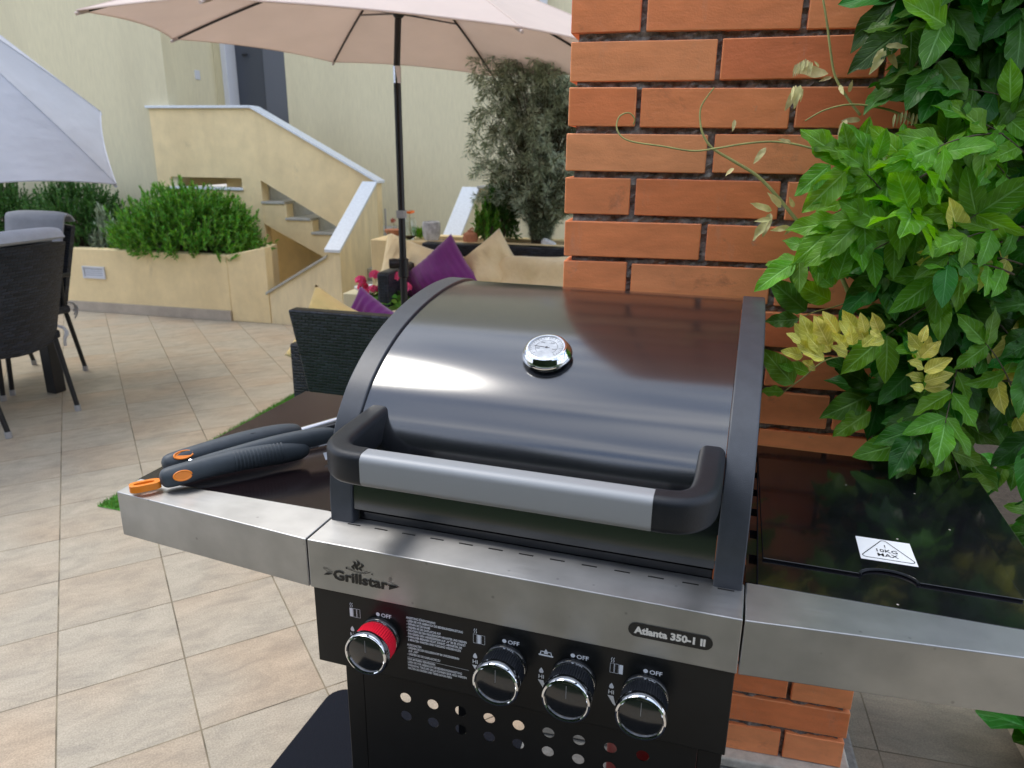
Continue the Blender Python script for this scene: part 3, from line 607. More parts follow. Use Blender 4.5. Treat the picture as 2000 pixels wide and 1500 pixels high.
def olive_shrub():
    rnd = random.Random(11); b = thing('olive_shrub', 'tall silvery olive shrub against the building beside the brick pillar', 'shrub', SITE @ Matrix.Translation((-.74, 3.56, .73)))
    lf = MB(); stm = MB()
    for i in range(430):
        a = rnd.random()*6.283; r0 = rnd.random()*.06
        H = rnd.uniform(.25, 1.22); wdt = .33*math.sin(min(1, .35+H*.75)*math.pi*.62)+.05
        top = Vector((math.cos(a)*wdt*rnd.uniform(.2, 1.15), math.sin(a)*wdt*.55*rnd.uniform(.2, 1), H))
        p1 = Vector((top.x*.25, top.y*.25, H*.5)); tip = top+Vector((math.cos(a)*.09, math.sin(a)*.05, rnd.uniform(-.10, .08)))
        cv = spline([(math.cos(a)*r0, math.sin(a)*r0, 0), p1, top, tip], 9)
        stm.tube(cv, [.0035-.003*k/len(cv) for k in range(len(cv))], 4, False)
        for q in range(2, len(cv)-1):
            c0 = cv[q]; t = (cv[q+1]-c0).normalized()
            for s in range(6):
                side = t.orthogonal().normalized(); side.rotate(Matrix.Rotation(rnd.random()*6.283, 3, t))
                d = (side+t*rnd.uniform(.1, 1.)+Vector((0, 0, -.25))).normalized()*rnd.uniform(.03, .06); wv = d.cross(t).normalized()*.0042
                o_ = c0+t*rnd.uniform(0, .03)+side*rnd.uniform(0, .015)
                lf.add([o_-wv*.3, o_+d*.5-wv, o_+d, o_+d*.5+wv], [(0, 1, 2, 3)])
    lf.build('foliage', 'olive', b, recalc=False); stm.build('stems', 'bark', b)
olive_shrub()
needle_bush('leafy_plant', 'low dark green plant growing left of the silvery shrub', (-1.04, 3.62, .75), .10, .08, .36, 60, 'rosemary_d', ln=.05, wd=.006, seed=21)
needle_bush('succulent', 'small spiky green succulent beside the round terracotta pot', (-1.09, 3.46, .755), .07, .06, .13, 26, 'rosemary', ln=.04, seed=22)

def pot(name, label, u, v, z, prof, material, cat='pot'):
    o = MB().lathe(prof, (0, 0, 0), n=28).build(name, material, smooth=True, mw=SITE @ Matrix.Translation((u, v, z))); tag(o, label, cat); return o
q = at(843, 465, 3.42); t_ = thing('cement_pot', 'grey weathered cement pot on the planter rim', 'pot', SITE @ Matrix.Translation((q.x, 3.42, PZ)))
MB().lathe([(.045, 0), (.058, .03), (.063, .085), (.060, .118), (.054, .124), (.048, .112), (0, .108)], n=26).build('body', 'cement', t_, smooth=True)
q = at(918, 465, 3.42); t_ = thing('terracotta_pot', 'round terracotta pot lying on the planter gravel', 'pot', SITE @ Matrix.Translation((q.x, 3.43, PZ-.02)))
MB().lathe([(.05, 0), (.06, .008), (.045, .016), (.052, .045), (.045, .072), (.022, .085), (.018, .095), (0, .09)], n=26).build('body', 'terra', t_, smooth=True)
MB().tube([(-.012, 0, .08), (0, 0, .10), (.012, 0, .11), (.024, 0, .10)], .006, 6).build('spout', 'terra', t_, smooth=True)
q = at(772, 462, 3.40); t_ = thing('terracotta_bowl', 'brown terracotta bowl with flower on the planter corner', 'pot', SITE @ Matrix.Translation((q.x-.02, 3.42, PZ)))
MB().lathe([(.025, 0), (.03, .01), (.06, .055), (.062, .062), (.052, .058), (0, .05)], n=26).build('body', 'terra', t_, smooth=True)
fw = MB()
for k in range(14):
    a = random.random()*6.28; fw.add([(0, 0, .11), (.02*math.cos(a), .02*math.sin(a), .12+random.uniform(-.02, .03)), (.02*math.cos(a+.8), .02*math.sin(a+.8), .13)], [(0, 1, 2)])
MB().tube([(0, 0, .05), (.005, 0, .11)], .002, 5).build('stem', 'stem', t_); fw.build('flower', mat('dusty pink', (.45, .18, .13), .8, island=.2), t_, recalc=False)
q = at(800, 470, 3.36); gv = MB().lathe([(.03, 0), (.045, .03), (.05, .08), (.045, .13), (.038, .145), (.0365, .145), (.0435, .13), (.0485, .08), (.0435, .032), (0, .004)], n=26).build('glass_jar', 'glass', smooth=True, mw=SITE @ Matrix.Translation((q.x-.015, 3.40, PZ))); tag(gv, 'clear glass jar standing behind the umbrella pole', 'jar')
q = at(805, 440, 3.5)
t_ = thing('flowering_plant', 'low green plant with one orange flower left of the cement pot', 'plant', SITE @ Matrix.Translation((q.x, 3.52, PZ-.03)))
lf = MB()
for i in range(160):
    a = random.random()*6.28; r0 = random.random()*.07; d = Vector((math.cos(a)*.03, math.sin(a)*.03, .045)); wv = Vector((-math.sin(a), math.cos(a), 0))*.005; o_ = Vector((math.cos(a)*r0+.05, math.sin(a)*r0, .02+random.random()*.05))
    lf.add([o_-wv*.4, o_+d*.5-wv, o_+d, o_+d*.5+wv], [(0, 1, 2, 3)])
lf.build('leaves', 'rosemary', t_, recalc=False); MB().tube([(-.02, 0, .02), (-.025, 0, .19)], .0022, 5).build('stem', 'stem', t_)
fw = MB()
for k in range(16):
    a = k*.3927; fw.add([(-.025, 0, .19), (-.025+.036*math.cos(a), .036*math.sin(a), .200), (-.025+.036*math.cos(a+.45), .036*math.sin(a+.45), .215)], [(0, 1, 2)])
fw.build('flower', 'orange_f', t_, recalc=False)
q = at(1068, 470, 3.45); o = MB().box(-.05, .05, -.03, .03, 0, .055).build('white_stone', 'marble', bevel=.02, mw=SITE @ Matrix.Translation((q.x, 3.46, PZ-.025)) @ Matrix.Rotation(.4, 4, 'Y')); tag(o, 'white stone lying at the foot of the silvery shrub', 'stone')

# ================================================================= lounge sofa, armchair, cushions
sf = thing('lounge_sofa', 'black woven lounge sofa standing along the planter wall', 'sofa', SITE)
SV = 3.30
MB().box(-1.46, 1.4, SV-.10, SV, .12, .765).build('backrest', 'rattan', sf, bevel=.012)
MB().box(-1.46, 1.4, 2.50, SV-.101, .12, .32).build('seat_base', 'rattan', sf, bevel=.012)
MB().box(-1.535, -1.462, 2.62, SV-.102, .12, .655).build('armrest', 'rattan', sf, bevel=.02)
MB().box(-1.46, 1.38, 2.52, SV-.11, .322, .44).build('seat_cushion', 'beige', sf, bevel=.04)

def pillow(name, label, size, thick, mw, material, cat='cushion', ribs=0, group=None, floppy=.0, seed=1):
    rnd = random.Random(seed); mb = MB(); n = 40 if ribs else 24
    ph = [rnd.random()*6 for _ in range(6)]
    for sgn in (1, -1):
        rows = []
        for j in range(n+1):
            row = []
            for i in range(n+1):
                a = i/n*2-1; b = j/n*2-1
                e = (1-abs(a)**2.6)*(1-abs(b)**2.6); h = thick*.5*max(0, e)**.55
                pin = 1-.10*(1-abs(a)**1.5)*abs(b)**3; pin2 = 1-.10*(1-abs(b)**1.5)*abs(a)**3
                x = a*size[0]/2*pin2; y = b*size[1]/2*pin
                if ribs: h += .0038*math.cos(a*ribs*math.pi)*min(1, e*5)
                h += floppy*.5*thick*(math.sin(a*3+ph[0]+b*2)*math.sin(b*4+ph[1]))*e + floppy*.022*math.sin(a*6+b*3+2.2*math.sin(b*3+ph[5])+ph[2])*e + floppy*.010*math.sin(a*13-b*7+ph[0])*e
                sag = floppy*.12*(math.sin(a*2+ph[3])+math.sin(b*2.4+ph[4]))*.5
                row.append((x, y, sgn*h+sag*size[0]*.5))
            rows.append(row)
        mb.grid(rows)
    me_v = mb
    o = me_v.build(name, material, mw=mw, smooth='all', recalc=False)
    bm = bmesh.new(); bm.from_mesh(o.data); bmesh.ops.remove_doubles(bm, verts=bm.verts, dist=.0004); bmesh.ops.recalc_face_normals(bm, faces=bm.faces); bm.to_mesh(o.data); bm.free()
    for p_ in o.data.polygons: p_.use_smooth = True
    tag(o, label, cat, group); return o
def pose(u, v, z, tiltx, rotz, roll=0):       # pillow plane facing the viewer (-v), rolled in its plane
    return SITE @ Matrix.Translation((u, v, z)) @ Matrix.Rotation(rotz, 4, 'Z') @ Matrix.Rotation(tiltx, 4, 'X') @ Matrix.Rotation(roll, 4, 'Z')
a = at(872, 535, 2.98)
pillow('throw_pillow', 'purple ribbed cushion standing on its corner on the sofa', (.47, .47), .17, pose(a.x-.02, 2.96, .53, R(72), R(-6), R(42)), 'purple', ribs=11, floppy=.25, seed=4)
pillow('back_cushion', 'beige cushion with pointed corner leaning right of the purple one', (.50, .50), .20, pose(at(955, 545, 3.08).x, 3.08, .545, R(70), R(4), R(38)), 'beige', floppy=.55, seed=6)
pillow('back_cushion', 'crumpled beige cushion between umbrella pole and purple cushion', (.62, .46), .18, pose(at(820, 540, 3.1).x, 3.11, .54, R(74), R(0), R(-14)), 'beige', floppy=.6, seed=9)
pillow('back_cushion', 'slumped beige cushion lying at the right end by the brick pillar', (.80, .50), .24, pose(at(1075, 560, 3.02).x, 2.98, .53, R(48), R(-4), R(3)), 'beige', floppy=.6, seed=12)

ac = thing('lounge_armchair', 'black woven lounge armchair seen from behind, beside the grill', 'armchair', local(-.93, 2.38, 0, R(2)))
# local: back toward -y (viewer), width in x
def slab(mb, p, q, w0, w1, th, nrm):          # leaning panel
    pass
bkm = MB(); bw = .465; tw = .445
bkm.add([(-bw, -.22, .12), (bw, -.22, .12), (bw, -.15, .12), (-bw, -.15, .12), (-tw, -.405, .675), (tw, -.405, .675), (tw, -.335, .675), (-tw, -.335, .675)],
        [(0, 3, 2, 1), (4, 5, 6, 7), (0, 1, 5, 4), (1, 2, 6, 5), (2, 3, 7, 6), (3, 0, 4, 7)]).build('backrest', 'rattan', ac, bevel=.012)
MB().box(-.60, -.472, -.17, .42, .06, .455).build('armrest', 'rattan', ac, bevel=.012); MB().box(.472, .60, -.17, .42, .06, .455).build('armrest', 'rattan', ac, bevel=.012)
MB().box(-.471, .471, -.14, .42, .06, .30).build('seat_base', 'rattan', ac, bevel=.012)
MB().box(-.465, .465, -.13, .42, .302, .42).build('seat_cushion', 'beige', ac, bevel=.03)
q = aty = None
pillow('throw_pillow', 'yellow cushion rising behind the armchair backrest at left', (.44, .38), .14, local(-1.315, 2.27, .47, R(2)) @ Matrix.Rotation(R(74), 4, 'X') @ Matrix.Rotation(R(-22), 4, 'Z'), 'yellow', floppy=.35, seed=15)
pillow('throw_pillow', 'purple cushion tip showing over the armchair backrest', (.42, .42), .14, local(-1.17, 2.36, .44, R(-4)) @ Matrix.Rotation(R(74), 4, 'X') @ Matrix.Rotation(R(-24), 4, 'Z'), 'purple', ribs=9, floppy=.3, seed=16)
# pot of pink geraniums on a low table
gp = thing('flower_pot', 'pot of bright pink geraniums behind the armchair', 'flower pot', SITE @ Matrix.Translation((at(745, 590, 2.75).x+.03, 2.75, .275)))
MB().lathe([(.07, 0), (.10, .13), (.105, .14), (.09, .13), (0, .12)], n=24).build('pot', 'terra', gp, smooth=True)
lf = MB(); fw = MB(); stg = MB(); rnd = random.Random(5)
for i in range(420):
    a = rnd.random()*6.28; r0 = rnd.random()**.5*.19; z = .14+rnd.random()*.15*(1-r0/.25); rr = rnd.uniform(.016, .03); nrm = Vector((math.cos(a)*.5, math.sin(a)*.5, 1)).normalized(); s1_ = nrm.orthogonal().normalized(); s2_ = nrm.cross(s1_)
    c0 = Vector((math.cos(a)*r0, math.sin(a)*r0, z)); lf.add([c0+(s1_*math.cos(k*1.047)+s2_*math.sin(k*1.047))*rr*(1+.2*(k % 2)) for k in range(6)], [(0, 1, 2, 3, 4, 5)])
for (fx, fz) in ((-.13, .31), (-.04, .345), (.07, .33), (-.11, .24), (.0, .27), (-.055, .255), (.13, .27), (-.15, .26)):
    fy = rnd.uniform(-.08, .02); stg.tube([(fx*.5, fy*.5, .13), (fx, fy, fz)], .0022, 5); fw = MB()
    for k in range(46):
        d = Vector((rnd.gauss(0, 1), rnd.gauss(0, 1), abs(rnd.gauss(0, 1)))).normalized(); c0 = Vector((fx, fy, fz))+d*.030; s1_ = d.orthogonal().normalized(); s1_.rotate(Matrix.Rotation(rnd.random()*6, 3, d)); s2_ = d.cross(s1_); rr = .017
        fw.add([c0-s1_*rr, c0-s2_*rr+d*.003, c0+s1_*rr, c0+s2_*rr+d*.003], [(0, 1, 2, 3)])
    fw.build('flower_head', 'pink', gp, recalc=False)
lf.build('leaves', 'rosemary', gp, recalc=False); stg.build('stems', 'stem', gp)
o = MB().box(-.30, .30, -.30, .30, .0, .273).build('low_table', 'rattan', bevel=.01, mw=SITE @ Matrix.Translation((at(728, 590, 2.75).x+.1, 2.8, 0))); tag(o, 'low black woven table carrying the pink flower pot', 'table')
o = MB().lathe([(.05, 0), (.09, .03), (.095, .045), (.08, .04), (0, .03)], n=20).build('white_bowl', 'marble', smooth=True, mw=SITE @ Matrix.Translation((at(718, 565, 3.45).x, 3.45, at(718, 566, 3.45).z-.02))); tag(o, 'white bowl on the ledge behind the pink flowers', 'bowl')
zb_ = at(718, 566, 3.45).z-.02
o = MB().box(-.14, .14, -.12, .12, 0, zb_).build('ledge_block', 'stucco', bevel=.008, mw=SITE @ Matrix.Translation((at(718, 565, 3.45).x-.02, 3.5, 0))); tag(o, 'low rendered block at the foot of the stair wall carrying the white bowl', 'block')

# ================================================================= umbrellas
def umbrella_axes(ax, ay):
    a = Vector((ax, ay, 1)).normalized(); u = Vector((0, 1, 0)).cross(a).normalized(); return u, a.cross(u), a
def canopy(center, ax, ay, rot, Rr, H, material, name, label, rib=True, pole=None, group=None, sgn=-1, sag=.04):
    u, v, a = umbrella_axes(ax, ay); c = Vector(center); T = thing(name, label, 'umbrella', Matrix.Translation((pole[0][0], pole[0][1], 0)) if pole else None, group)
    base_m = T.matrix_world.inverted()
    def rim(i): an = rot+sgn*i*math.pi/4; return c+(u*math.cos(an)+v*math.sin(an))*Rr
    apex = c+a*H
    mb = MB(); NR, NA = 14, 12
    for i in range(8):
        P0, P1 = rim(i), rim(i+1); rows = []
        for j in range(NR+1):
            t = j/NR; row = []
            for k in range(NA+1):
                s = k/NA; e = 4*s*(1-s)
                # ribs bow slightly, cloth pulls inward and down between ribs
                q0 = apex.lerp(P0, t)+a*(.10*t*(1-t)); q1 = apex.lerp(P1, t)+a*(.10*t*(1-t))
                p_ = q0.lerp(q1, s); p_ = p_+(apex-p_)*(sag*e*t*t)-a*(.025*e*math.sin(t*math.pi))
                row.append(base_m @ p_)
            rows.append(row)
        mb.grid(rows)
    cvs = mb.build('canopy', material, T, smooth=True, solid=.0015)
    for i in range(8):
        P0 = rim(i); MB().tube([base_m @ (apex.lerp(P0, j/10)+a*(.10*(j/10)*(1-j/10)+.001)) for j in range(11)], .0035, 5).build('seam', material, cvs, smooth=True)
        q_ = [rim(i).lerp(rim(i+1), k/12) for k in range(13)]; MB().tube([base_m @ (p_+(apex-p_)*(sag*4*(k/12)*(1-k/12))) for k, p_ in enumerate(q_)], .004, 5).build('hem', material, cvs, smooth=True)
    if rib:
        for i in range(8):
            r1 = MB(); P0 = rim(i); pts = []
            for j in range(11):
                t = j/10; pts.append(base_m @ (apex.lerp(P0, t)+a*(.10*t*(1-t)-.012)))
            r1.tube(pts, .006, 6); 
            hub = c+a*(H*.38); mid = apex.lerp(P0, .52)+a*.012
            r1.build('rib', 'metal_d', T, smooth=True)
            MB().tube([base_m @ hub, base_m @ mid], .005, 6).build('strut', 'metal_d', T)
        for i in range(8):
            P0 = rim(i); d = (apex-P0).normalized(); MB().tube([base_m @ (P0-a*.012-d*.01), base_m @ (P0-a*.010+d*.045)], .0075, 6).build('tip_pocket', material, T)
    return T, c, a, apex, base_m
pz0 = atw(783, 500, 0)
uc = Vector((-1.273, 2.947, 1.818)); ua_ = umbrella_axes(.07, -.004)[2]
piv = uc-ua_*.11
T, c, a, apex, bm_ = canopy(uc, .07, -.004, -2.38, 1.4, .44, 'canvas', 'patio_umbrella', 'large beige open umbrella on a black crank pole over the lounge', pole=[(piv.x, piv.y)], sgn=-1)
MB().tube([(0, 0, .02), (0, 0, piv.z-.04)], .019, 16).build('pole', 'metal_d', T, smooth=True)
MB().tube([bm_ @ (piv+Vector((0, 0, .03))), bm_ @ apex], .017, 14).build('upper_pole', 'metal_d', T, smooth=True)
MB().tube([(0, 0, piv.z-.045), (0, 0, piv.z+.035)], .021, 16).build('tilt_joint', 'chrome', T, smooth=True)
MB().lathe([(.02, -.02), (.035, 0), (.035, .02), (.02, .04)], bm_ @ (c+a*.44*.38), a, 16).build('hub', 'metal_d', T, smooth=True)
ck = MB().lathe([(.022, -.05), (.03, -.045), (.03, .05), (.022, .055)], (0, 0, .72), n=14).build('crank_housing', 'metal_d', T, smooth=True)
MB().lathe([(.0, -.03), (.026, -.026), (.03, 0), (.026, .026), (0, .03)], (-.045, -.02, .745), (1, .5, 0), 14).build('crank_knob', 'metal_d', ck, smooth=True)
MB().lathe([(.26, 0), (.26, .03), (.20, .06), (.04, .08), (.03, .28), (.024, .28)], n=30).build('base', 'metal_d', T, smooth=True)
bd = MB().tube([(.020, 0, 1.0), (0, .020, 1.0), (-.020, 0, 1.0), (0, -.020, 1.0), (.020, 0, 1.0)], .004, 6); bd.box(-.021, .021, -.021, .021, .99, 1.03); bd.build('cable_tie', 'foot', T)

lc = Vector((-3.772, 1.973, 1.88))
T2, c2_, a2_, ap2, bm2 = canopy(lc, .705, .125, 6.775, 1.35, .38, 'canvas_w', 'patio_umbrella', 'tilted white umbrella leaning over the dining table at left', pole=[(-3.80, 1.95)], sgn=1, sag=.022)
MB().tube([(0, 0, .02), (0, 0, 1.62)], .019, 16).build('pole', 'metal_d', T2, smooth=True)
MB().tube([(0, 0, 1.62), bm2 @ ap2], .017, 14).build('upper_pole', 'metal_d', T2, smooth=True)
MB().lathe([(.26, 0), (.26, .05), (.03, .08), (.024, .25)], n=30).build('base', 'metal_d', T2, smooth=True)

# ================================================================= dining chairs and table
def chair(label, mw):
    T = thing('rattan_chair', label, 'chair', mw, 'black rattan dining chairs')
    # faces -y; back at +y
    def backpt(a, t):                        # a -1..1 across, t 0..1 up
        z = .385+t*.50-.03*(1-t)*(1-abs(a)**2)*0-.03*(1-a*a)*(1-t); y = .21+t*.13-.035*a*a
        wd_ = .215+.035*t; return Vector((a*wd_, y, z+.012*t*(1-a*a)))
    for nm, off in (('backrest', 0),):
        mb = MB(); rows = [[backpt(i/10*2-1, j/14) for i in range(11)] for j in range(15)]
        rows2 = [[p_+Vector((0, .028, 0)) for p_ in rw] for rw in rows]
        k = len(rows[0]); mb.grid(rows); mb.grid(rows2); n0 = 15*11
        edge = [(0, i) for i in range(11)]+[(j, 10) for j in range(1, 15)]+[(14, i) for i in range(9, -1, -1)]+[(j, 0) for j in range(13, 0, -1)]
        idx = [e[0]*11+e[1] for e in edge]
        for p_, q_ in zip(idx, idx[1:]+idx[:1]): mb.f.append((p_, q_, q_+n0, p_+n0))
        mb.build('backrest', 'rattan', T, smooth=True)
    MB().box(-.24, .24, -.25, .215, .385, .43).build('seat', 'rattan', T, bevel=.012)
    for sx in (-1, 1):
        l = MB().tube([(sx*.225, .19, .62), (sx*.215, .19, .42), (sx*.205, .275, .03)], [.012, .0135, .0125], 12).build('leg', 'metal_d', T, smooth=True)
        MB().tube([(sx*.2052, .2745, .032), (sx*.205, .277, .0)], .0155, 12).build('foot_cap', 'foot', l, smooth=True)
        l = MB().tube([(sx*.24, -.22, .60), (sx*.23, -.22, .42), (sx*.215, -.235, .03)], [.012, .0135, .0125], 12).build('leg', 'metal_d', T, smooth=True)
        MB().tube([(sx*.2152, -.235, .032), (sx*.215, -.2352, .0)], .0155, 12).build('foot_cap', 'foot', l, smooth=True)
        MB().tube([(sx*.24, -.25, .605), (sx*.245, .0, .615), (sx*.24, .24, .61)], .014, 10).build('armrest', 'metal_d', T, smooth=True)
    return T
def chair_pad(label, mw):
    # padded cloth folded over seat and back
    T = thing('chair_cushion', label, 'cushion', mw)
    pts = [(-.24, .445), (-.10, .475), (.05, .478), (.15, .47), (.185, .50), (.21, .60), (.245, .74), (.285, .88), (.305, .94), (.345, .945), (.372, .91)]
    mb = MB(); th = .018
    for sg in (1, -1):
        rows = []
        cv = spline([(y, z, 0) for y, z in pts], 4)
        for j, p_ in enumerate(cv):
            row = []
            for i in range(13):
                a_ = i/12*2-1; e = (1-abs(a_)**4); wd_ = .195+.03*max(0, (p_.y-.45)/.5)
                t_ = (cv[min(j+1, len(cv)-1)]-cv[max(j-1, 0)]).normalized(); nn = Vector((-t_.y, t_.x, 0))
                h = th*sg*(.25+.75*e)*(1+.25*math.sin(j*.9)*e)
                row.append((a_*wd_, p_.x+nn.x*h-.03*a_*a_*max(0, (p_.y-.5)), p_.y+nn.y*h))
            rows.append(row)
        mb.grid(rows)
    n0 = len(mb.v)//2; nr = n0//13
    edge = [(0, i) for i in range(13)]+[(j, 12) for j in range(1, nr)]+[(nr-1, i) for i in range(11, -1, -1)]+[(j, 0) for j in range(nr-2, 0, -1)]
    idx = [e[0]*13+e[1] for e in edge]
    for p_, q_ in zip(idx, idx[1:]+idx[:1]): mb.f.append((p_, q_, q_+n0, p_+n0))
    mb.build('pad', 'cushion', T, smooth=True)
    for sx in (-1, 1):
        tie = MB()
        for k in range(3):
            x0_ = sx*.235; tie.tube(spline([(x0_, .20, .45), (x0_+sx*.012, .23+.01*k, .44-.01*k), (x0_+sx*.005+.006*k, .245, .41-.015*k), (x0_, .235, .385-.02*k)], 5), .0038, 5, sx=2.2)
        tie.build('tie', mat('white tie tape', (.55, .55, .55), .9), T)
    return T
ch1m = local(-3.055, 1.872, 0, R(-90+2)); ch2m = local(-3.56, 2.40, 0, R(1))
ch1 = chair('nearest black rattan chair seen from behind at the left edge', ch1m)
ch2 = copy_tree(ch1); ch2.matrix_world = ch2m; ch2['label'] = 'black rattan chair facing the camera beyond the nearer one'
chair_pad('grey padded cushion folded over the nearest chair back', ch1m)
chair_pad('light grey cushion on the farther chair, its front visible', ch2m)
tt = thing('dining_table', 'dark square legged dining table beneath the white umbrella', 'table', local(-3.82, 1.66, 0))
MB().box(-.72, .72, -.72, .70, .70, .735).build('tabletop', 'rattan', tt, bevel=.006)
for sx, sy in ((1, 1), (1, -1), (-1, 1), (-1, -1)): MB().box(sx*.655-.035, sx*.655+.035, sy*.635-.035, sy*.635+.035, 0, .699).build('leg', 'metal_d', tt, bevel=.004)

# ================================================================= gas grill
GW, ZS, ZF = .55, .85, .7785
G = thing('gas_grill', 'black gas grill with domed lid, steel front rail and four knobs', 'grill', local(0, 0, 0))
ip = 6
prof_o = [(.058, .790), (.058, .86), (.060, .905), (.070, .950), (.085, .985), (.104, 1.010), (.130, 1.035), (.170, 1.061), (.215, 1.082), (.265, 1.098), (.32, 1.110), (.38, 1.118), (.44, 1.1215), (.50, 1.119), (.545, 1.108), (.575, 1.085), (.585, 1.04), (.585, .86)]
PO = [(p_.x, p_.y) for p_ in spline([(a_, b_, 0) for a_, b_ in prof_o], 5)]
def normals2(P_):
    out = []
    for i in range(len(P_)):
        a_, b_ = P_[max(i-1, 0)], P_[min(i+1, len(P_)-1)]; t_ = Vector((b_[0]-a_[0], b_[1]-a_[1])).normalized(); out.append(Vector((-t_.y, t_.x)))
    return out
NO = normals2(PO)
def off(d): return [(p_[0]+n_.x*d, p_[1]+n_.y*d) for p_, n_ in zip(PO, NO)]
# lid skin (slightly inside the side bands)
LI = off(-.004)
k0 = next(i for i, p_ in enumerate(LI) if p_[1] > .862)
lidp = LI[k0:]
mb = MB(); rows = [[(.0365+(.513-.0365)*i/24, y, z) for i in range(25)] for y, z in lidp]; mb.grid(rows)
lid = mb.build('lid', 'lid', G, smooth='all')
fbx = MB(); fbx.prism([(.0752, .70), (.0752, .8615), (.080, .8615), (.575, .8615), (.575, .70)], .0375, .512, 'x'); fbx.build('firebox', 'enamel', G, bevel=.001)
for xa, xb in ((.002, .036), (.5135, .547)):
    po = off(0); pi_ = off(-.020)
    mb = MB(); n = len(po)
    vs_ = [(xa, *q_) for q_ in po]+[(xb, *q_) for q_ in po]+[(xa, *q_) for q_ in pi_]+[(xb, *q_) for q_ in pi_]; fs = []
    for i in range(n-1):
        fs += [(i, i+1, n+i+1, n+i), (2*n+i, 3*n+i, 3*n+i+1, 2*n+i+1), (i, 2*n+i, 2*n+i+1, i+1), (n+i, n+i+1, 3*n+i+1, 3*n+i)]
    fs += [(0, n, 3*n, 2*n), (n-1, 3*n-1, 4*n-1, 2*n-1)]
    mb.add(vs_, fs)
    b_ = mb.build('side_band', 'band', lid, bevel=.002)
    xm = (xa+xb)/2; pl_ = [(y, z) for y, z in pi_ if True]; side = MB(); side.prism([pl_[i] for i in range(0, len(pl_), 2)]+[pl_[-1]], xm-.006, xm+.006, 'x'); side.build('side_plate', 'band', lid)
# thermometer
ti = min(range(len(PO)), key=lambda i: abs(PO[i][0]-.196)); tn = NO[ti]; tpos = Vector((.268, PO[ti][0]-tn.x*.004, PO[ti][1]-tn.y*.004)); tax = Vector((0, tn.x, tn.y))
th = MB().lathe([(.024, 0), (.025, .004), (.0325, .005), (.0345, .007), (.0340, .0095), (.0285, .0185), (.0262, .0198), (.0245, .0198), (.0245, .0180)], tpos, tax, 48).build('thermometer', 'chrome', lid, smooth=True)
dl = MB().lathe([(.0243, .0181), (0, .0181)], tpos, tax, 40).build('dial', 'dial', th)
X_ = Vector((1, 0, 0)); Y_ = tax.cross(X_); O_ = tpos+tax*.0186
pr_ = MB()
for k in range(25):
    an = R(225-k*11.25); r0_ = .0195 if k % 4 else .0175; stroke2d(pr_, [(r0_*math.cos(an), r0_*math.sin(an)), (.0215*math.cos(an), .0215*math.sin(an))], .00045, O_, X_, Y_)
for rr in (.0225, .0150):
    stroke2d(pr_, [(rr*math.cos(R(225-k*9)), rr*math.sin(R(225-k*9))) for k in range(31)], .0004, O_, X_, Y_)
stroke2d(pr_, [(-.0165, .0015), (.004, -.0003)], .0011, O_, X_, Y_); poly2d(pr_, [(.002*math.cos(k*.785), .002*math.sin(k*.785)) for k in range(8)], O_, X_, Y_)
for k, s_ in enumerate(('100', '200', '300', '400')):
    vs_, fs = text_mesh(s_, .0038, 'CENTER'); an = R(195-k*70); put2d(pr_, [(x+.0118*math.cos(an), y+.0118*math.sin(an)-.0013) for x, y in vs_], fs, O_, X_, Y_)
pr_.build('dial_print', mat('grey print', (.12, .12, .13), .5), th, recalc=False)

# handle: two moulded arms and a silver grip
hd = None
def rrect(cx_, cz_, hw, hh, r, n=5):
    out = []
    for sx, sz, a0 in ((1, 1, 0), (-1, 1, 90), (-1, -1, 180), (1, -1, 270)):
        for k in range(n+1): a_ = R(a0+k*90/n); out.append((cx_+sx*(hw-r)+r*math.cos(a_), cz_+sz*(hh-r)+r*math.sin(a_)))
    return out
def sweep(path, hw, hh, r, twist=None, n=5):
    mb = MB(); rings = []
    for i, p_ in enumerate(path):
        t_ = (path[min(i+1, len(path)-1)]-path[max(i-1, 0)]); t_.z *= .0; t_.normalize(); nn = Vector((-t_.y, t_.x, 0))
        h2 = hh[i] if isinstance(hh, list) else hh; w2 = hw[i] if isinstance(hw, list) else hw; q_ = rrect(0, 0, w2, h2, min(r, w2*.95, h2*.95), n)
        rings.append([p_+nn*a_+Vector((0, 0, 1))*b_ for a_, b_ in q_])
    m_ = len(rings[0]); fs = []
    for i in range(len(rings)-1):
        for k in range(m_): fs.append((i*m_+k, i*m_+(k+1) % m_, (i+1)*m_+(k+1) % m_, (i+1)*m_+k))
    fs.append(tuple(range(m_))[::-1]); fs.append(tuple((len(rings)-1)*m_+k for k in range(m_)))
    return mb.add([q for rg in rings for q in rg], fs)
YB, ZB = -.028, .981
for side in (0, 1):
    sx = 1 if side == 0 else -1
    mx = lambda x: (x if side == 0 else .556-x)
    c0 = [(mx(.0585), .125, .983), (mx(.0585), .06, .983), (mx(.059), .018, .983), (mx(.0635), -.008, .982), (mx(.077), -.023, ZB), (mx(.093), YB, ZB), (mx(.1095), YB-.0005, ZB)]
    cv = spline(c0, 6); hh = [.025 - .004*min(1, i/12) for i in range(len(cv))]
    sweep(cv, [.0155]*len(cv), hh, .009).build('handle_arm', 'plastic', lid, smooth=True)
gp_ = [Vector((.110+(.4465-.110)*i/20, YB-.0015, ZB)) for i in range(21)]
sweep(gp_, .0155, .0208, .010, n=7).build('handle_grip', 'grip', lid, smooth=True)

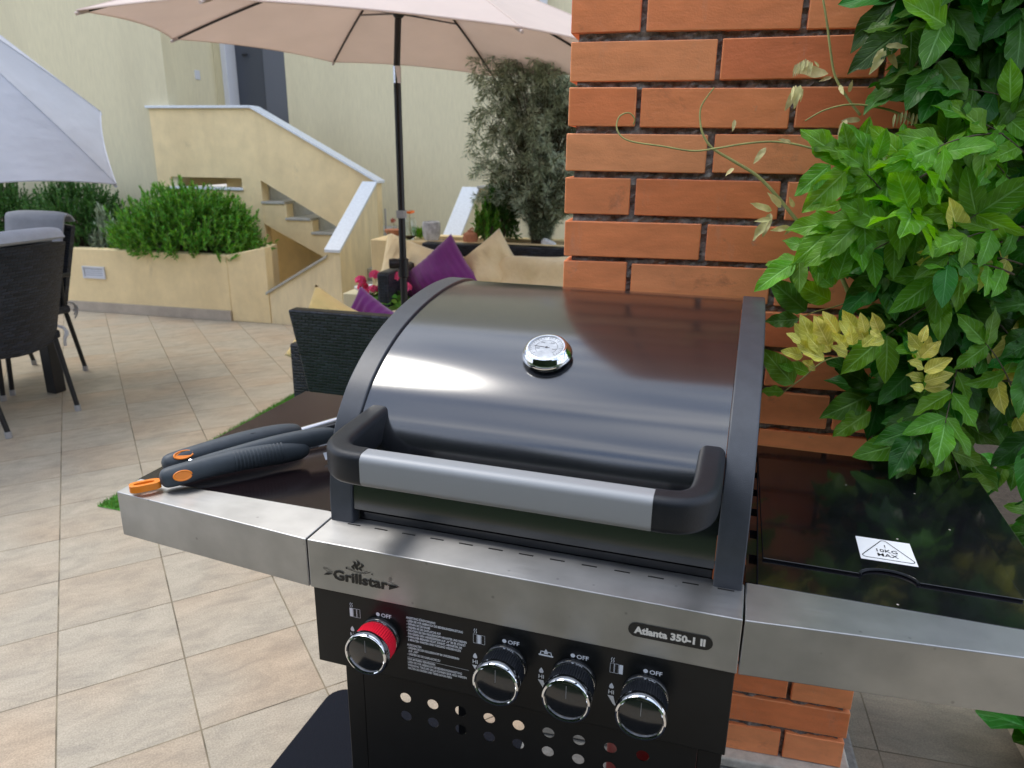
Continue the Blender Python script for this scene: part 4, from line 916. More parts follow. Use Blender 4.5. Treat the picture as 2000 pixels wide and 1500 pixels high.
# front rail, shelves
rail = MB().box(.0005, GW-.0005, 0, .0747, ZF, ZS).build('front_rail', 'steel', G, bevel=.0016, segs=3)
for k in range(13):
    xk = .030+k*.0408; MB().box(xk, xk+.019, .0540, .0560, ZS-.002, ZS+.0005).build('slot_shade_strip', 'flat_black', rail)  # black strips on the rail, painting in the dark of open slots
def shelf(sgn):
    ox = 0 if sgn < 0 else GW
    X = lambda d: ox+sgn*d
    sh = MB().prism([(X(.001), .0745), (X(.012), .0745), (X(.012), .545), (X(.001), .545)] if False else [(X(.0135), .0805), (X(.350), .0805), (X(.350), .547), (X(.0135), .547)], .80, ZS-.0012).build('shelf', mat('dark side shelf enamel', (.009, .006, .007), .14, spec=.4, coat=.05, ca=.1, bump=.04, bscale=500) if sgn < 0 else 'enamel', G, bevel=.002)
    fa = MB().prism([(X(.0012), .0), (X(.343), .032), (X(.3445), .0798), (X(.0012), .0798)], ZF, ZS).build('shelf_rail', 'steel', sh, bevel=.0016, segs=3)
    br_ = MB()
    for k in range(7): br_.box(min(X(.001), X(.0134)), max(X(.001), X(.0134)), .088+k*.068, .104+k*.068+.028, .82, ZS-.004)
    br_.box(min(X(.0006), X(.0042)), max(X(.0006), X(.0042)), .082, .545, .80, ZS-.0015)
    br_.build('bracket', 'enamel', sh)
    return sh, X
shL, XL = shelf(-1); shR, XR = shelf(1)
# burner cover plate with finger notch
nc, nr_ = (.716, .1415), .033
pts = [(.5705, .1415), (nc[0]-nr_, .1415)]+[(nc[0]-nr_*math.cos(R(a_)), .1415+.62*nr_*math.sin(R(a_))) for a_ in range(15, 180, 15)]+[(nc[0]+nr_, .1415), (.8575, .1415), (.8565, .487), (.5645, .479)]
cov = MB().prism(pts, ZS-.001, ZS+.0022).build('burner_cover', 'enamel', shR, bevel=.0009)
rim_ = MB(); rp = [Vector((x, y, ZS+.0004)) for x, y in [(.5690, .1400)]+pts[1:13]+[(.8590, .1400), (.8580, .489), (.5630, .481), (.5690, .1400)]]
rim_.tube([(nc[0]-nr_*math.cos(R(a_))*.97, .1415-.0005+.60*nr_*math.sin(R(a_)), ZS+.001) for a_ in range(0, 181, 12)], .0016, 6); rim_.build('finger_notch', 'plastic', shR, smooth=True)
stk = MB().prism([(.689, .180), (.7545, .180), (.7545, .240), (.689, .240)], ZS+.0023, ZS+.0026).build('load_sticker', 'sticker', shR)
si = MB(); O_ = Vector((.722, .210, ZS+.0030)); X_, Y_ = Vector((1, 0, 0)), Vector((0, 1, 0))
tri = []
for (cx_, cy_), a0 in zip(((0, .0225), (-.026, -.020), (.026, -.020)), (150-120, 150, 270)):
    for k in range(5): a_ = R(a0+k*30) ; tri.append((cx_+.004*math.cos(a_), cy_+.004*math.sin(a_)))
stroke2d(si, tri, .0011, O_, X_, Y_, close=True)
for s_, yy, sz in (('!', .0065, .0115), ('10KG', -.0055, .0115), ('MAX', -.0170, .0115)):
    vs_, fs = text_mesh(s_, sz, 'CENTER', .00006); put2d(si, [(x, y+yy) for x, y in vs_], fs, O_, X_, Y_)
si.build('sticker_print', 'flat_black', stk, recalc=False)

# control panel, print, knobs
PZ0 = .6595
pnl = MB().prism([(.0045, PZ0), (.0045, ZF-.0008), (.07, ZF-.0008), (.07, PZ0)], .0022, .5478, 'x').build('control_panel', 'panel', G, bevel=.0012)
Yp = .0041; PX, PY = Vector((1, 0, 0)), Vector((0, 0, 1)); PO_ = Vector((0, Yp, 0))
wp = MB()
wp_def = None
def ptxt(s_, x, z, sz, bold=0, sxx=1., al='LEFT', mb=None, O=PO_):
    vs_, fs = text_mesh(s_, sz, al, bold, sxx); put2d(mb or wp, [(a_+x, b_+z) for a_, b_ in vs_], fs, O, PX, PY)
def disc(x, z, r, mb=None, O=PO_, n=14): poly2d(mb or wp, [(x+r*math.cos(k*2*math.pi/n), z+r*math.sin(k*2*math.pi/n)) for k in range(n)], O, PX, PY)
KX = [.1005, .2755, .3630, .4505]
for i, kx in enumerate(KX):
    wp = MB()
    ox = (.0974, .2728, .3605, .4485)[i]; disc(ox, .7545, .0028); ptxt('OFF', ox+.0045, .7515, .0082, .00015, 1.05)
    ix = (.0555, .2315, None, .4065)[i]
    if ix is not None:
        fill = {0: 0, 1: 1, 3: 2}[i]
        for k in range(3):
            a_ = ix+k*.0054; bx_ = [(a_, .7425), (a_+.0046, .7425), (a_+.0046, .7555), (a_, .7555)]
            if k == fill: poly2d(wp, bx_, PO_, PX, PY)
            else: stroke2d(wp, bx_, .0004, PO_, PX, PY, close=True)
        for k in range(2):
            stroke2d(wp, [(ix+.001+k*.0026, .7570), (ix+.0018+k*.0026, .7590), (ix+.0008+k*.0026, .7610), (ix+.0018+k*.0026, .7635)], .0007, PO_, PX, PY)
    else:
        ix = .3175; poly2d(wp, [(ix, .7452), (ix+.0185, .7452), (ix+.0185, .7474), (ix, .7474)], PO_, PX, PY)
        stroke2d(wp, [(ix+.002, .7472), (ix+.003, .7515), (ix+.008, .7515)], .0012, PO_, PX, PY); stroke2d(wp, [(ix+.0165, .7472), (ix+.0155, .7515), (ix+.0105, .7515)], .0012, PO_, PX, PY)
        poly2d(wp, [(ix+.0065, .7485), (ix+.0120, .7485), (ix+.0115, .7520), (ix+.0092, .7555), (ix+.0070, .7520)], PO_, PX, PY)
    hx = (.0580, .2338, .3215, .4095)[i]
    for dz_ in (0,):
        poly2d(wp, [(hx-.0018, .7195), (hx+.0018, .7195), (hx+.0030, .7215), (hx+.0020, .7245), (hx, .7275), (hx-.0022, .7243), (hx-.0030, .7215)], PO_, PX, PY)
    ptxt('HI', hx, .7115, .0078, .00015, 1., 'CENTER')
    poly2d(wp, [(hx-.0042, .7090), (hx+.0030, .7090), (hx+.0052, .7000), (hx+.0092, .6930), (hx+.0030, .6975)], PO_, PX, PY)
    wp.build('knob_symbols', 'print', pnl, recalc=False)
wp = MB()
LN = ['ANLEITUNG ZÜNDVORGANG', '- LESEN SIE VOR GEBRAUCH DIE BEDIENUNGSANLEITUNG', '- ÖFFNEN SIE DIE HAUBE', '- DREHEN SIE DIE GASFLASCHE AUF', '- DRÜCKEN SIE DEN REGLERKNOPF HINUNTER UND DREHEN',
      '  IHN GEGEN DEN UHRZEIGERSINN AUF „HI“ BIS ER ZÜNDET', '- WENN DER BRENNER NICHT ZÜNDET, ABWARTEN, BIS', '  5 MINUTEN WARTEN UND VORGANG WIEDERHOLEN', '', 'AUSSCHALTEN', '- DREHEN SIE DEN REGLERKNOPF IM UHRZEIGERSINN', '  AUF „OFF“', '- DREHEN SIE DIE GASFLASCHE ZU', '',
      'NUR IM FREIEN VERWENDEN', 'LESEN SIE VOR GEBRAUCH DIE BEDIENUNGSANLEITUNG', 'WARNUNG: TEILE DES GRILLS KÖNNEN SEHR HEISS WERDEN', 'HALTEN SIE KINDER UND TIERE DAVON FERN']
zl = .7575
for s_ in LN:
    if s_: ptxt(s_, .1385, zl, .0047, .00013, .64)
    zl -= .0048 if s_ else .0030
stroke2d(wp, [(.1385, .6985), (.2250, .6985)], .0004, PO_, PX, PY)
wp.build('printed_instructions', 'print', pnl, recalc=False)

def knob(x, gm):
    K = MB().lathe([(.0, .001), (.0285, .001), (.0285, .004), (.0272, .0065), (.0265, .007)], (x, .0045, .7225), (0, -1, 0), 44).build('knob', 'cap', G, smooth=True)
    MB().lathe([(.0262, .0072), (.0276, .0075), (.0276, .010), (.0262, .0105)], (x, .0045, .7225), (0, -1, 0), 44).build('knob_collar', 'chrome', K, smooth=True)
    MB().lathe([(.0262, .0108), (.0280, .0115), (.0280, .0305), (.0270, .0312)], (x, .0045, .7225), (0, -1, 0), 108, rib=.0011, ribrange=(1, 2)).build('knob_grip', gm, K)
    MB().lathe([(.0270, .0314), (.0298, .0330), (.0306, .0365), (.0303, .0410), (.0290, .0437), (.0268, .0447), (.0258, .0440), (.0256, .0420)], (x, .0045, .7225), (0, -1, 0), 56).build('knob_ring', 'chrome', K, smooth=True)
    MB().lathe([(.0257, .0405), (.0257, .0424), (.0250, .0428), (0, .0428)], (x, .0045, .7225), (0, -1, 0), 48).build('knob_cap', 'cap', K, smooth=True)
    lm = MB(); stroke2d(lm, [(x, .7265), (x, .7440)], .0007, Vector((0, .0045-.0433, 0)), PX, PY); lm.build('knob_mark', mat('grey line', (.25, .25, .25), .5), K, recalc=False)
    return K
for i, kx in enumerate(KX):
    kk = knob(kx, 'red' if i == 0 else 'plastic')
    if i == 0: kk['label'] = 'knob with bright red ribbed ring'

# rail logo and model plate
lg = MB(); LO = Vector((0, -.0008, 0))
def L2(pts): poly2d(lg, pts, LO, PX, PY)
x0_ = .0365
vs_, fs = text_mesh('Grillstar', .0215, 'LEFT', .0007, .92)
wmax = max(a_ for a_, b_ in vs_); put2d(lg, [(x0_+a_/wmax*.0800, .7985+b_*.92) for a_, b_ in vs_], fs, LO, PX, PY)
L2([(.0225, .8020), (.0300, .8030), (.0372, .8062), (.0280, .8062)]); stroke2d(lg, [(.0225, .8125), (.0290, .8122), (.0365, .8085), (.0285, .8080), (.0225, .8125)], .0005, LO, PX, PY)
L2([(.1175, .7985), (.1325, .8055), (.1185, .8055)]); stroke2d(lg, [(.1175, .8115), (.1325, .8060)], .0006, LO, PX, PY); L2([(.1165, .8045), (.128, .8045), (.128, .8065), (.1165, .8065)])
for k, (fx, fh) in enumerate(((.0690, .0125), (.0742, .0150), (.0795, .0115))):
    zb = .8185; ctr = [(fx, zb), (fx-.0026, zb+fh*.3), (fx+.0010, zb+fh*.55), (fx+.0012, zb+fh*.8), (fx-.0018, zb+fh)]
    cv = spline([(a_, b_, 0) for a_, b_ in ctr], 4); nn_ = len(cv); lft = []; rgt = []
    for i, p_ in enumerate(cv):
        wd_ = .0019*math.sin(math.pi*(.12+.88*i/(nn_-1)))+.0002; lft.append((p_.x-wd_, p_.y)); rgt.append((p_.x+wd_, p_.y))
    for i in range(nn_-1): L2([lft[i], rgt[i], rgt[i+1], lft[i+1]])
stroke2d(lg, [(.0570, .8185), (.0620, .8172), (.0740, .8152), (.0850, .8160), (.0920, .8190)], .0007, LO, PX, PY); stroke2d(lg, [(.0600, .8200), (.0680, .8160), (.0800, .8150), (.0880, .8200)], .0005, LO, PX, PY)
L2([(.0565, .8175), (.0585, .8175), (.0585, .8200), (.0565, .8200)]); L2([(.0930, .8160), (.0955, .8155), (.0950, .8185)])
stroke2d(lg, [(.1205+.0022*math.cos(k*.7), .8150+.0022*math.sin(k*.7)) for k in range(9)], .0004, LO, PX, PY); vs_, fs = text_mesh('R', .0030, 'CENTER'); put2d(lg, [(a_+.1205, b_+.8140) for a_, b_ in vs_], fs, LO, PX, PY)
lg.build('brand_mark', 'flat_black', rail, recalc=False)
pm = MB(); c0x, c1x, cz_, rr = .4345, .5115, .8118, .0092
pts = [(c0x+rr*math.cos(R(90+k*15)), cz_+rr*math.sin(R(90+k*15))) for k in range(13)]+[(c1x+rr*math.cos(R(-90+k*15)), cz_+rr*math.sin(R(-90+k*15))) for k in range(13)]
poly2d(pm, pts, LO, PX, PY); plate = pm.build('model_plate', 'flat_black', rail, recalc=False)
tm = MB(); vs_, fs = text_mesh('Atlanta 350-1 II', .0125, 'CENTER', .0006, 1.0); wspan = max(a_ for a_, b_ in vs_)-min(a_ for a_, b_ in vs_)
put2d(tm, [(a_/wspan*.0805+.4730, b_+.8078) for a_, b_ in vs_], fs, Vector((0, -.0012, 0)), PX, PY); tm.build('model_lettering', mat('steel coloured print', (.72, .69, .63), .4), plate, recalc=False)

# cabinet with pierced door, open at the back
def door_mesh(x0, x1, z0, z1, y, holes, r, th, step=16):
    # fill around each hole within its own cell, plain quads elsewhere
    mb = MB(); xs = sorted({x0, x1}|{h[0]-.019 for h in holes}|{h[0]+.019 for h in holes}); zs = sorted({z0, z1}|{h[1]-.0145 for h in holes}|{h[1]+.0145 for h in holes})
    def uniq(a_):
        o_ = [a_[0]]
        for q_ in a_[1:]:
            if q_-o_[-1] > 1e-5: o_.append(q_)
        return o_
    xs, zs = uniq(xs), uniq(zs)
    for a_, b_ in zip(xs[:-1], xs[1:]):
        for c_, d_ in zip(zs[:-1], zs[1:]):
            h = [h for h in holes if a_ <= h[0] <= b_ and c_ <= h[1] <= d_]
            if not h: mb.add([(a_, y, c_), (b_, y, c_), (b_, y, d_), (a_, y, d_)], [(0, 1, 2, 3)]); continue
            hx_, hz_ = h[0]; ring = []; sq = []
            for k in range(step):
                an = 2*math.pi*k/step+math.pi/4; ring.append((hx_+r*math.cos(an), y, hz_+r*math.sin(an)))
                ca, sa = math.cos(an), math.sin(an); m_ = max(abs(ca), abs(sa)); sx_ = ca/m_; sz_ = sa/m_
                sq.append((hx_+(sx_*(b_-hx_) if sx_ > 0 else sx_*(hx_-a_)), y, hz_+(sz_*(d_-hz_) if sz_ > 0 else sz_*(hz_-c_))))
            mb.add(ring+sq, [(k, (k+1) % step, step+(k+1) % step, step+k) for k in range(step)])
            mb.add(ring+[(p_[0], y+th, p_[2]) for p_ in ring], [(k, step+k, step+(k+1) % step, (k+1) % step) for k in range(step)])
    return mb
cab = MB(); cab.box(.0350, .0625, .018, .045, .10, PZ0-.0008); cab.box(.5165, .5450, .018, .045, .10, PZ0-.0008); cab.box(.0350, .0625, .433, .46, .10, PZ0-.0008); cab.box(.5165, .5450, .433, .46, .10, PZ0-.0008); cab.box(.0350, .0625, .0455, .4325, .60, PZ0-.0008); cab.box(.5165, .5450, .0455, .4325, .60, PZ0-.0008); cab.box(.0626, .5164, .03, .46, .10, .115)
cab = cab.build('cabinet', 'panel', G, bevel=.0012)
hl = [(.1272+k*.0406, .6200) for k in range(9)]+[(.1272+k*.0406, .5898) for k in range(8)]
dr = door_mesh(.0645, .5163, .13, PZ0-.0040, .0155, hl, .0082, .0012).build('cabinet_door', 'panel', G, recalc=False)
for x in (.06, .52):
    for y in (.05, .42):
        ft = MB(); ft.lathe([(.028, -.010), (.030, -.006), (.030, .006), (.028, .010)], (x, y, .0365), (1, 0, 0), 20); ft.box(x-.008, x+.008, y-.014, y+.014, .06, .10); ft.build('caster', 'plastic', G, smooth=True)
MB().box(.03, .52, .46, .575, .705, .80).build('burner_box', 'enamel', G, bevel=.002)
gb_ = thing('gas_bottle', 'red gas bottle half hidden inside the grill cabinet', 'gas bottle', local(.462, .27, .116))
MB().lathe([(.06, 0), (.09, .02), (.09, .30), (.07, .36), (.035, .385), (.03, .40)], n=32).build('body', 'gasred', gb_, smooth=True)
MB().lathe([(.012, .40), (.012, .43), (.02, .435), (.02, .455), (0, .456)], n=16).build('valve', 'chrome', gb_, smooth=True)

# ================================================================= grill tools on the left shelf
def grip(mb, A, B, r, n=14, flat=.82):
    A, B = Vector(A), Vector(B); pts = []; rs = []
    prof = [(0, .35), (.015, .72), (.04, .92), (.10, 1.0), (.30, 1.02), (.55, 1.12), (.78, 1.16), (.92, 1.0), (.98, .72), (1.0, .35)]
    for t, k in prof: pts.append(A.lerp(B, t)+Vector((0, 0, .006*math.sin(t*math.pi)))); rs.append(r*k)
    sp_ = spline(pts, 3); rr_ = [v_.x for v_ in spline([(q, 0, 0) for q in rs], 3)]
    mb.tube(sp_, rr_, n, sx=flat, up=(0, 0, 1)); return mb
def ribs_on(A, B, r, t0, t1, n):
    mb = MB(); A, B = Vector(A), Vector(B); d = (B-A).normalized()
    for k in range(n):
        c_ = A.lerp(B, t0+(t1-t0)*k/(n-1))+Vector((0, 0, .006)); mb.lathe([(r*1.0, -.0012), (r*1.022, 0), (r*1.0, .0012)], c_, d, 16)
    return mb
def loop(A, d, ln, wd, r, mb):                # hanging eye: elongated ring
    d = Vector(d).normalized(); s_ = d.cross(Vector((0, 0, 1))).normalized(); A = Vector(A); pts = []
    for k in range(25):
        a_ = 2*math.pi*k/24; pts.append(A+d*(ln*math.cos(a_))+s_*(wd*math.sin(a_)))
    mb.tube(pts, r, 8, False)
    return mb
zsf = ZS+.001
tg = thing('grill_tongs', 'slate grey barbecue tongs with an orange pull tab on the steel shelf edge', 'tongs', local(-.2, .13, ZS))
def Tt(p): return (p[0]+.2, p[1]-.13, p[2]-ZS)
A1, B1 = Tt((-.281, .054, zsf+.0175)), Tt((-.135, .222, zsf+.022)); arm = grip(MB(), A1, B1, .0165).build('arm', 'tool', tg, smooth=True)
ribs_on(A1, B1, .0175, .48, .8, 14).build('grip_ribs', 'tool', arm, smooth=True)
A2, B2 = Tt((-.262, .088, zsf+.021)), Tt((-.105, .262, zsf+.036)); arm2 = grip(MB(), A2, B2, .0150, flat=.7).build('arm', 'tool', tg, smooth=True)
MB().lathe([(0, -.001), (.0038, 0), (.0030, .002), (0, .0028)], Tt((-.2555, .0925, zsf+.0355)), (.3, -.5, .8), 12).build('rivet', 'chrome', arm2, smooth=True)
# channel (steel spine) between arms
ch = MB(); d = (Vector(B1)-Vector(A1)).normalized()
ch.tube([Vector(A2)+d*.02+Vector((-.004, .010, .006)), Vector(B2)+Vector((-.004, .010, .010))], .0075, 8, sx=.7); ch.build('channel', 'plastic', tg, smooth=True)
s_ = Vector((d.x, d.y, 0)).normalized(); nrm = Vector((-s_.y, s_.x, 0))
tb_ = MB(); A0 = Vector(Tt((-.300, .0445, zsf+.0095)))
for (r0_, zz0, zz1) in ((.0, -.0055, .0055),):
    ring_o = []; ring_i = []
    for k in range(28):
        a_ = 2*math.pi*k/28; ce, se = math.cos(a_), math.sin(a_); ring_o.append(A0+s_*(.0215*math.copysign(abs(ce)**.6, ce))+nrm*(.0105*math.copysign(abs(se)**.6, se))); ring_i.append(A0+s_*(.0140*math.copysign(abs(ce)**.8, ce)-.001)+nrm*(.0045*math.copysign(abs(se)**.8, se)))
    n = 28; v_ = [p_+Vector((0, 0, zz0)) for p_ in ring_o]+[p_+Vector((0, 0, zz1)) for p_ in ring_o]+[p_+Vector((0, 0, zz0)) for p_ in ring_i]+[p_+Vector((0, 0, zz1)) for p_ in ring_i]
    f2 = []
    for k in range(n):
        j = (k+1) % n; f2 += [(k, j, n+j, n+k), (n+k, n+j, 3*n+j, 3*n+k), (3*n+k, 3*n+j, 2*n+j, 2*n+k), (2*n+k, 2*n+j, j, k)]
    tb_.add(v_, f2)
tb_.build('pull_tab', 'orange', tg, bevel=.001)
def eye(mb, A, t_along, d_, dn, ln, wd, hh):    # orange inlay sitting proud of the grip surface
    A = Vector(A); pts = []
    for k in range(24):
        a_ = 2*math.pi*k/24; pts.append((A+d_*(ln*math.cos(a_))+dn*(wd*math.sin(a_))))
    return mb.tube(pts, hh, 8, False)
e1 = MB(); view = (CAM-Vector((-.2, .13, ZS))-Vector(A1)).normalized(); dn1 = view.cross(s_).normalized(); out = s_.cross(dn1).normalized()
out = out if out.dot(view) > 0 else -out
cn_ = Vector(A1)+s_*.030+out*.0160
eye(e1, cn_, 0, s_, dn1, .0125, .0070, .0013); e1.build('hanging_eye', 'orange', arm, smooth=True)
mb_ = MB(); mb_.add([cn_+out*.0004+s_*(.0122*math.cos(k*.2618))+dn1*(.0067*math.sin(k*.2618)) for k in range(24)], [tuple(range(24))]); mb_.build('eye_inlay', 'orange', arm, recalc=False)
MB().tube([Vector(B1)-d*.01+Vector((0, 0, .002)), Vector(B1)+d*.15+Vector((0, 0, .006))], .003, 8, sx=1.4).build('shaft', 'shaft', tg, smooth=True)
MB().tube([Vector(B2)-d*.01, Vector(B2)+d*.16+Vector((0, 0, .004))], .010, 10, sx=.5).build('shaft', 'shaft', tg, smooth=True)
lb_ = MB(); q0 = Vector(B1)+d*.022+nrm*-.002+Vector((0, 0, -.012)); lb_.add([q0-nrm*.0, q0+d*.024, q0+d*.024-nrm*.012-Vector((0, 0, .008)), q0-nrm*.012-Vector((0, 0, .008))], [(0, 1, 2, 3)]); lb_.build('paper_tag', 'print', tg, solid=.0004, recalc=False)

sp2 = thing('grill_spatula', 'slate grey barbecue spatula lying behind the tongs with orange hanging eye', 'spatula', local(-.25, .2, ZS))
def Ts(p): return (p[0]+.25, p[1]-.2, p[2]-ZS)
A3, B3 = Ts((-.318, .100, zsf+.0165)), Ts((-.195, .292, zsf+.020)); h3 = grip(MB(), A3, B3, .0155, flat=.95).build('handle', 'tool', sp2, smooth=True)
d3 = (Vector(B3)-Vector(A3)).normalized(); s3 = Vector((d3.x, d3.y, 0)).normalized(); n3_ = Vector((-s3.y, s3.x, 0))
o3 = (Vector((0, 0, 1))+n3_*-.75).normalized(); o3 = o3 if o3.y < 0 else Vector((-o3.x, -o3.y, o3.z)); m3_ = o3.cross(s3).normalized(); cc_ = Vector(A3)+s3*.030+o3*.0168; e3 = MB()
e3.add([cc_+s3*(.0135*math.cos(k*.2618))+m3_*(.0068*math.sin(k*.2618)) for k in range(24)], [tuple(range(24))]); eye(e3, cc_, 0, s3, m3_, .0140, .0070, .0014); e3.build('hanging_eye', 'orange', h3, recalc=False, smooth=True)
MB().lathe([(.0, .0), (.010, .0005), (.0095, .002), (0, .0025)], Vector(A3).lerp(Vector(B3), .62)+Vector((0, 0, .0185)), (0, 0, 1), 16).build('thumb_pad', 'plastic', h3, smooth=True)
MB().tube([Vector(B3)-d3*.01, Vector(B3)+d3*.16+Vector((0, 0, .006))], .006, 10, sx=1.2).build('shaft', 'shaft', sp2, smooth=True)
bl = MB(); bb = Vector(B3)+d3*.155+Vector((0, 0, .006)); bl.add([bb-n3_*.03, bb+n3_*.03, bb+n3_*.038+s3*.10-Vector((0, 0, .012)), bb-n3_*.038+s3*.10-Vector((0, 0, .012))], [(0, 1, 2, 3)]); bl.build('blade', 'shaft', sp2, solid=.0015)

# ================================================================= wisteria vine
def leaflet(mb, base_, dirv, nrm, ln, wd, rnd, fold=.25, curl=.25, nseg=9):
    d = dirv.normalized(); s_ = d.cross(nrm).normalized(); n_ = s_.cross(d).normalized()
    ph = rnd.random()*6; fr_ = rnd.uniform(6, 10); rows = []; cu_ = curl*rnd.uniform(.3, 1.6); am = rnd.uniform(.08, .24); fd = fold*rnd.uniform(.2, 1.6)
    for j in range(nseg+1):
        t = j/nseg; w_ = max(.0004, wd*(t**.62)*((1-t)**.95)/.355) if 0 < t < 1 else .0004
        c_ = base_+d*(ln*t*(1-.08*cu_*t))-n_*(cu_*ln*t*t*.55)
        row = []
        for a_ in (-1, -.5, 0, .5, 1):
            wav = am*wd*math.sin(fr_*t*math.pi*.5+ph+(1.7 if a_ > 0 else 0))*abs(a_)*1.6
            row.append(c_+s_*(w_*a_)+n_*(abs(a_)*w_*fd+wav*(1 if 0 < t < 1 else 0)))
        rows.append(row)
    mb.grid(rows)
def compound(mb, stm, base_, dirv, nrm, ln, npair, lsize, rnd, droop=.35):
    d = dirv.normalized(); n_ = (nrm-d*nrm.dot(d)).normalized(); pts = []
    for j in range(9):
        t = j/8; pts.append(base_+d*ln*t+Vector((0, 0, -1))*droop*ln*t*t)
    if stm is not None: stm.tube(pts, [.0016-.0009*j/8 for j in range(9)], 4, False)
    for k in range(npair):
        t = .25+.68*k/max(1, npair-1); i = min(7, int(t*8)); p_ = pts[i].lerp(pts[i+1], t*8-i); tt_ = (pts[i+1]-pts[i]).normalized(); s_ = tt_.cross(n_).normalized()
        sz = lsize*rnd.uniform(.8, 1.15)*(1-.15*abs(t-.6))
        for sg in (-1, 1):
            dd = (s_*sg*rnd.uniform(.75, 1.05)+tt_*rnd.uniform(.35, .8)+Vector((0, 0, -rnd.uniform(.05, .45)))).normalized(); leaflet(mb, p_, dd, n_+Vector((rnd.uniform(-.35, .35), rnd.uniform(-.35, .35), rnd.uniform(-.2, .2))), sz, sz*.235, rnd)
    leaflet(mb, pts[-1], (pts[-1]-pts[-2]), n_, lsize*1.1, lsize*.26, rnd)
rnd = random.Random(42)
VN = thing('wisteria_vine', 'lush green climbing vine spilling around the right side of the brick pillar', 'vine', Matrix.Translation(S(.9, .1)))
iv = VN.matrix_world.inverted()
class TMB(MB):
    def add(s, vs_, fs):
        return MB.add(s, [iv @ Vector(p_) for p_ in vs_], fs)
leaves = TMB(); bright = TMB(); yel = TMB(); pale = TMB(); stems = TMB(); twig = TMB()
# woody stems
for (u0, v0) in ((1.45, .30), (1.55, .45), (1.40, .55)):
    pts = [S(u0+rnd.uniform(-.03, .03)+.05*math.sin(k*.9+u0*9), v0+.04*math.sin(k*1.3), k*.28) for k in range(10)]; stems.tube(spline(pts, 4), .011, 8)
# silhouette of the leafy mass as seen at site depth v: left bound u for height z
def left_bound(y):
    K = [(0, 1790), (90, 1800), (190, 1840), (260, 1850), (320, 1745), (420, 1720), (520, 1750), (600, 1740), (660, 1640), (760, 1700), (800, 1720), (850, 1700), (900, 1765), (940, 1890), (1000, 1960), (1080, 2020), (1600, 2100)]
    for a_, b_ in zip(K[:-1], K[1:]):
        if a_[0] <= y <= b_[0]: return a_[1]+(b_[1]-a_[1])*(y-a_[0])/(b_[0]-a_[0])
    return 1790 if y < 0 else 2100
cnt = 0
for i in range(46):
    y = rnd.uniform(240, 560) if i % 3 else rnd.uniform(500, 900); x = rnd.uniform(1650, 1860) if i % 3 == 1 else rnd.uniform(1760, 2020); q = at(x, y, rnd.uniform(-.20, -.13))
    if q.z < ZS+.08 or (x < 1790 and y > 470) or (x < 1800 and y < 300): continue
    dv = SITE.to_3x3() @ Vector((rnd.uniform(-.8, .4), -rnd.uniform(0, .4), rnd.uniform(-.3, .7))); nv = SITE.to_3x3() @ Vector((rnd.uniform(-.3, .3), -rnd.uniform(.5, 1), rnd.uniform(.3, 1.)))
    compound(bright if i % 6 else yel, stems, SITE @ q, dv, nv, rnd.uniform(.07, .12), rnd.choice([2, 3, 3]), rnd.uniform(.055, .08), rnd, droop=.2)
for i in range(460):
    v = rnd.choice([-.10, -.03, .04, .12, .22, .32, .42])+rnd.uniform(-.03, .03)
    y = rnd.uniform(-160, 1130); lb = left_bound(y)+75; x = lb+abs(rnd.gauss(0, 1))*170+rnd.random()*60
    if x > 2350: continue
    q = at(x, y, v)
    if v > -.02 and q.x < .68: q.y = -.05
    if q.z < ZS+.06 and q.y < .2: continue
    if q.z < ZS+.12 and q.x < 1.15: continue
    p_ = SITE @ q
    ang = rnd.gauss(-.4, 1.2); dv = SITE.to_3x3() @ Vector((-math.cos(ang)*.8, -rnd.uniform(.1, .7), math.sin(ang)*.6+.1)); nv = SITE.to_3x3() @ Vector((rnd.uniform(-.4, .3), -rnd.uniform(.3, .9), rnd.uniform(.4, 1.)))
    compound(leaves, stems, p_, dv, nv, rnd.uniform(.10, .17), rnd.choice([3, 4, 4, 5]), rnd.uniform(.058, .095), rnd, droop=.2); cnt += 1
# background fill to the right, deeper and darker
for i in range(260):
    q = Vector((rnd.uniform(.75, 2.1), rnd.uniform(.35, 1.1), rnd.uniform(.0, 2.7))); p_ = SITE @ q
    if q.z < .75 and q.x < 1.3: continue
    dv = Vector((rnd.gauss(-.3, .6), -rnd.uniform(.2, .8), rnd.gauss(-.1, .4))); nv = Vector((rnd.uniform(-.4, .4), -rnd.uniform(.2, .9), rnd.uniform(.3, 1)))
    compound(leaves, None, p_, dv, nv, rnd.uniform(.16, .24), 5, .10, rnd)
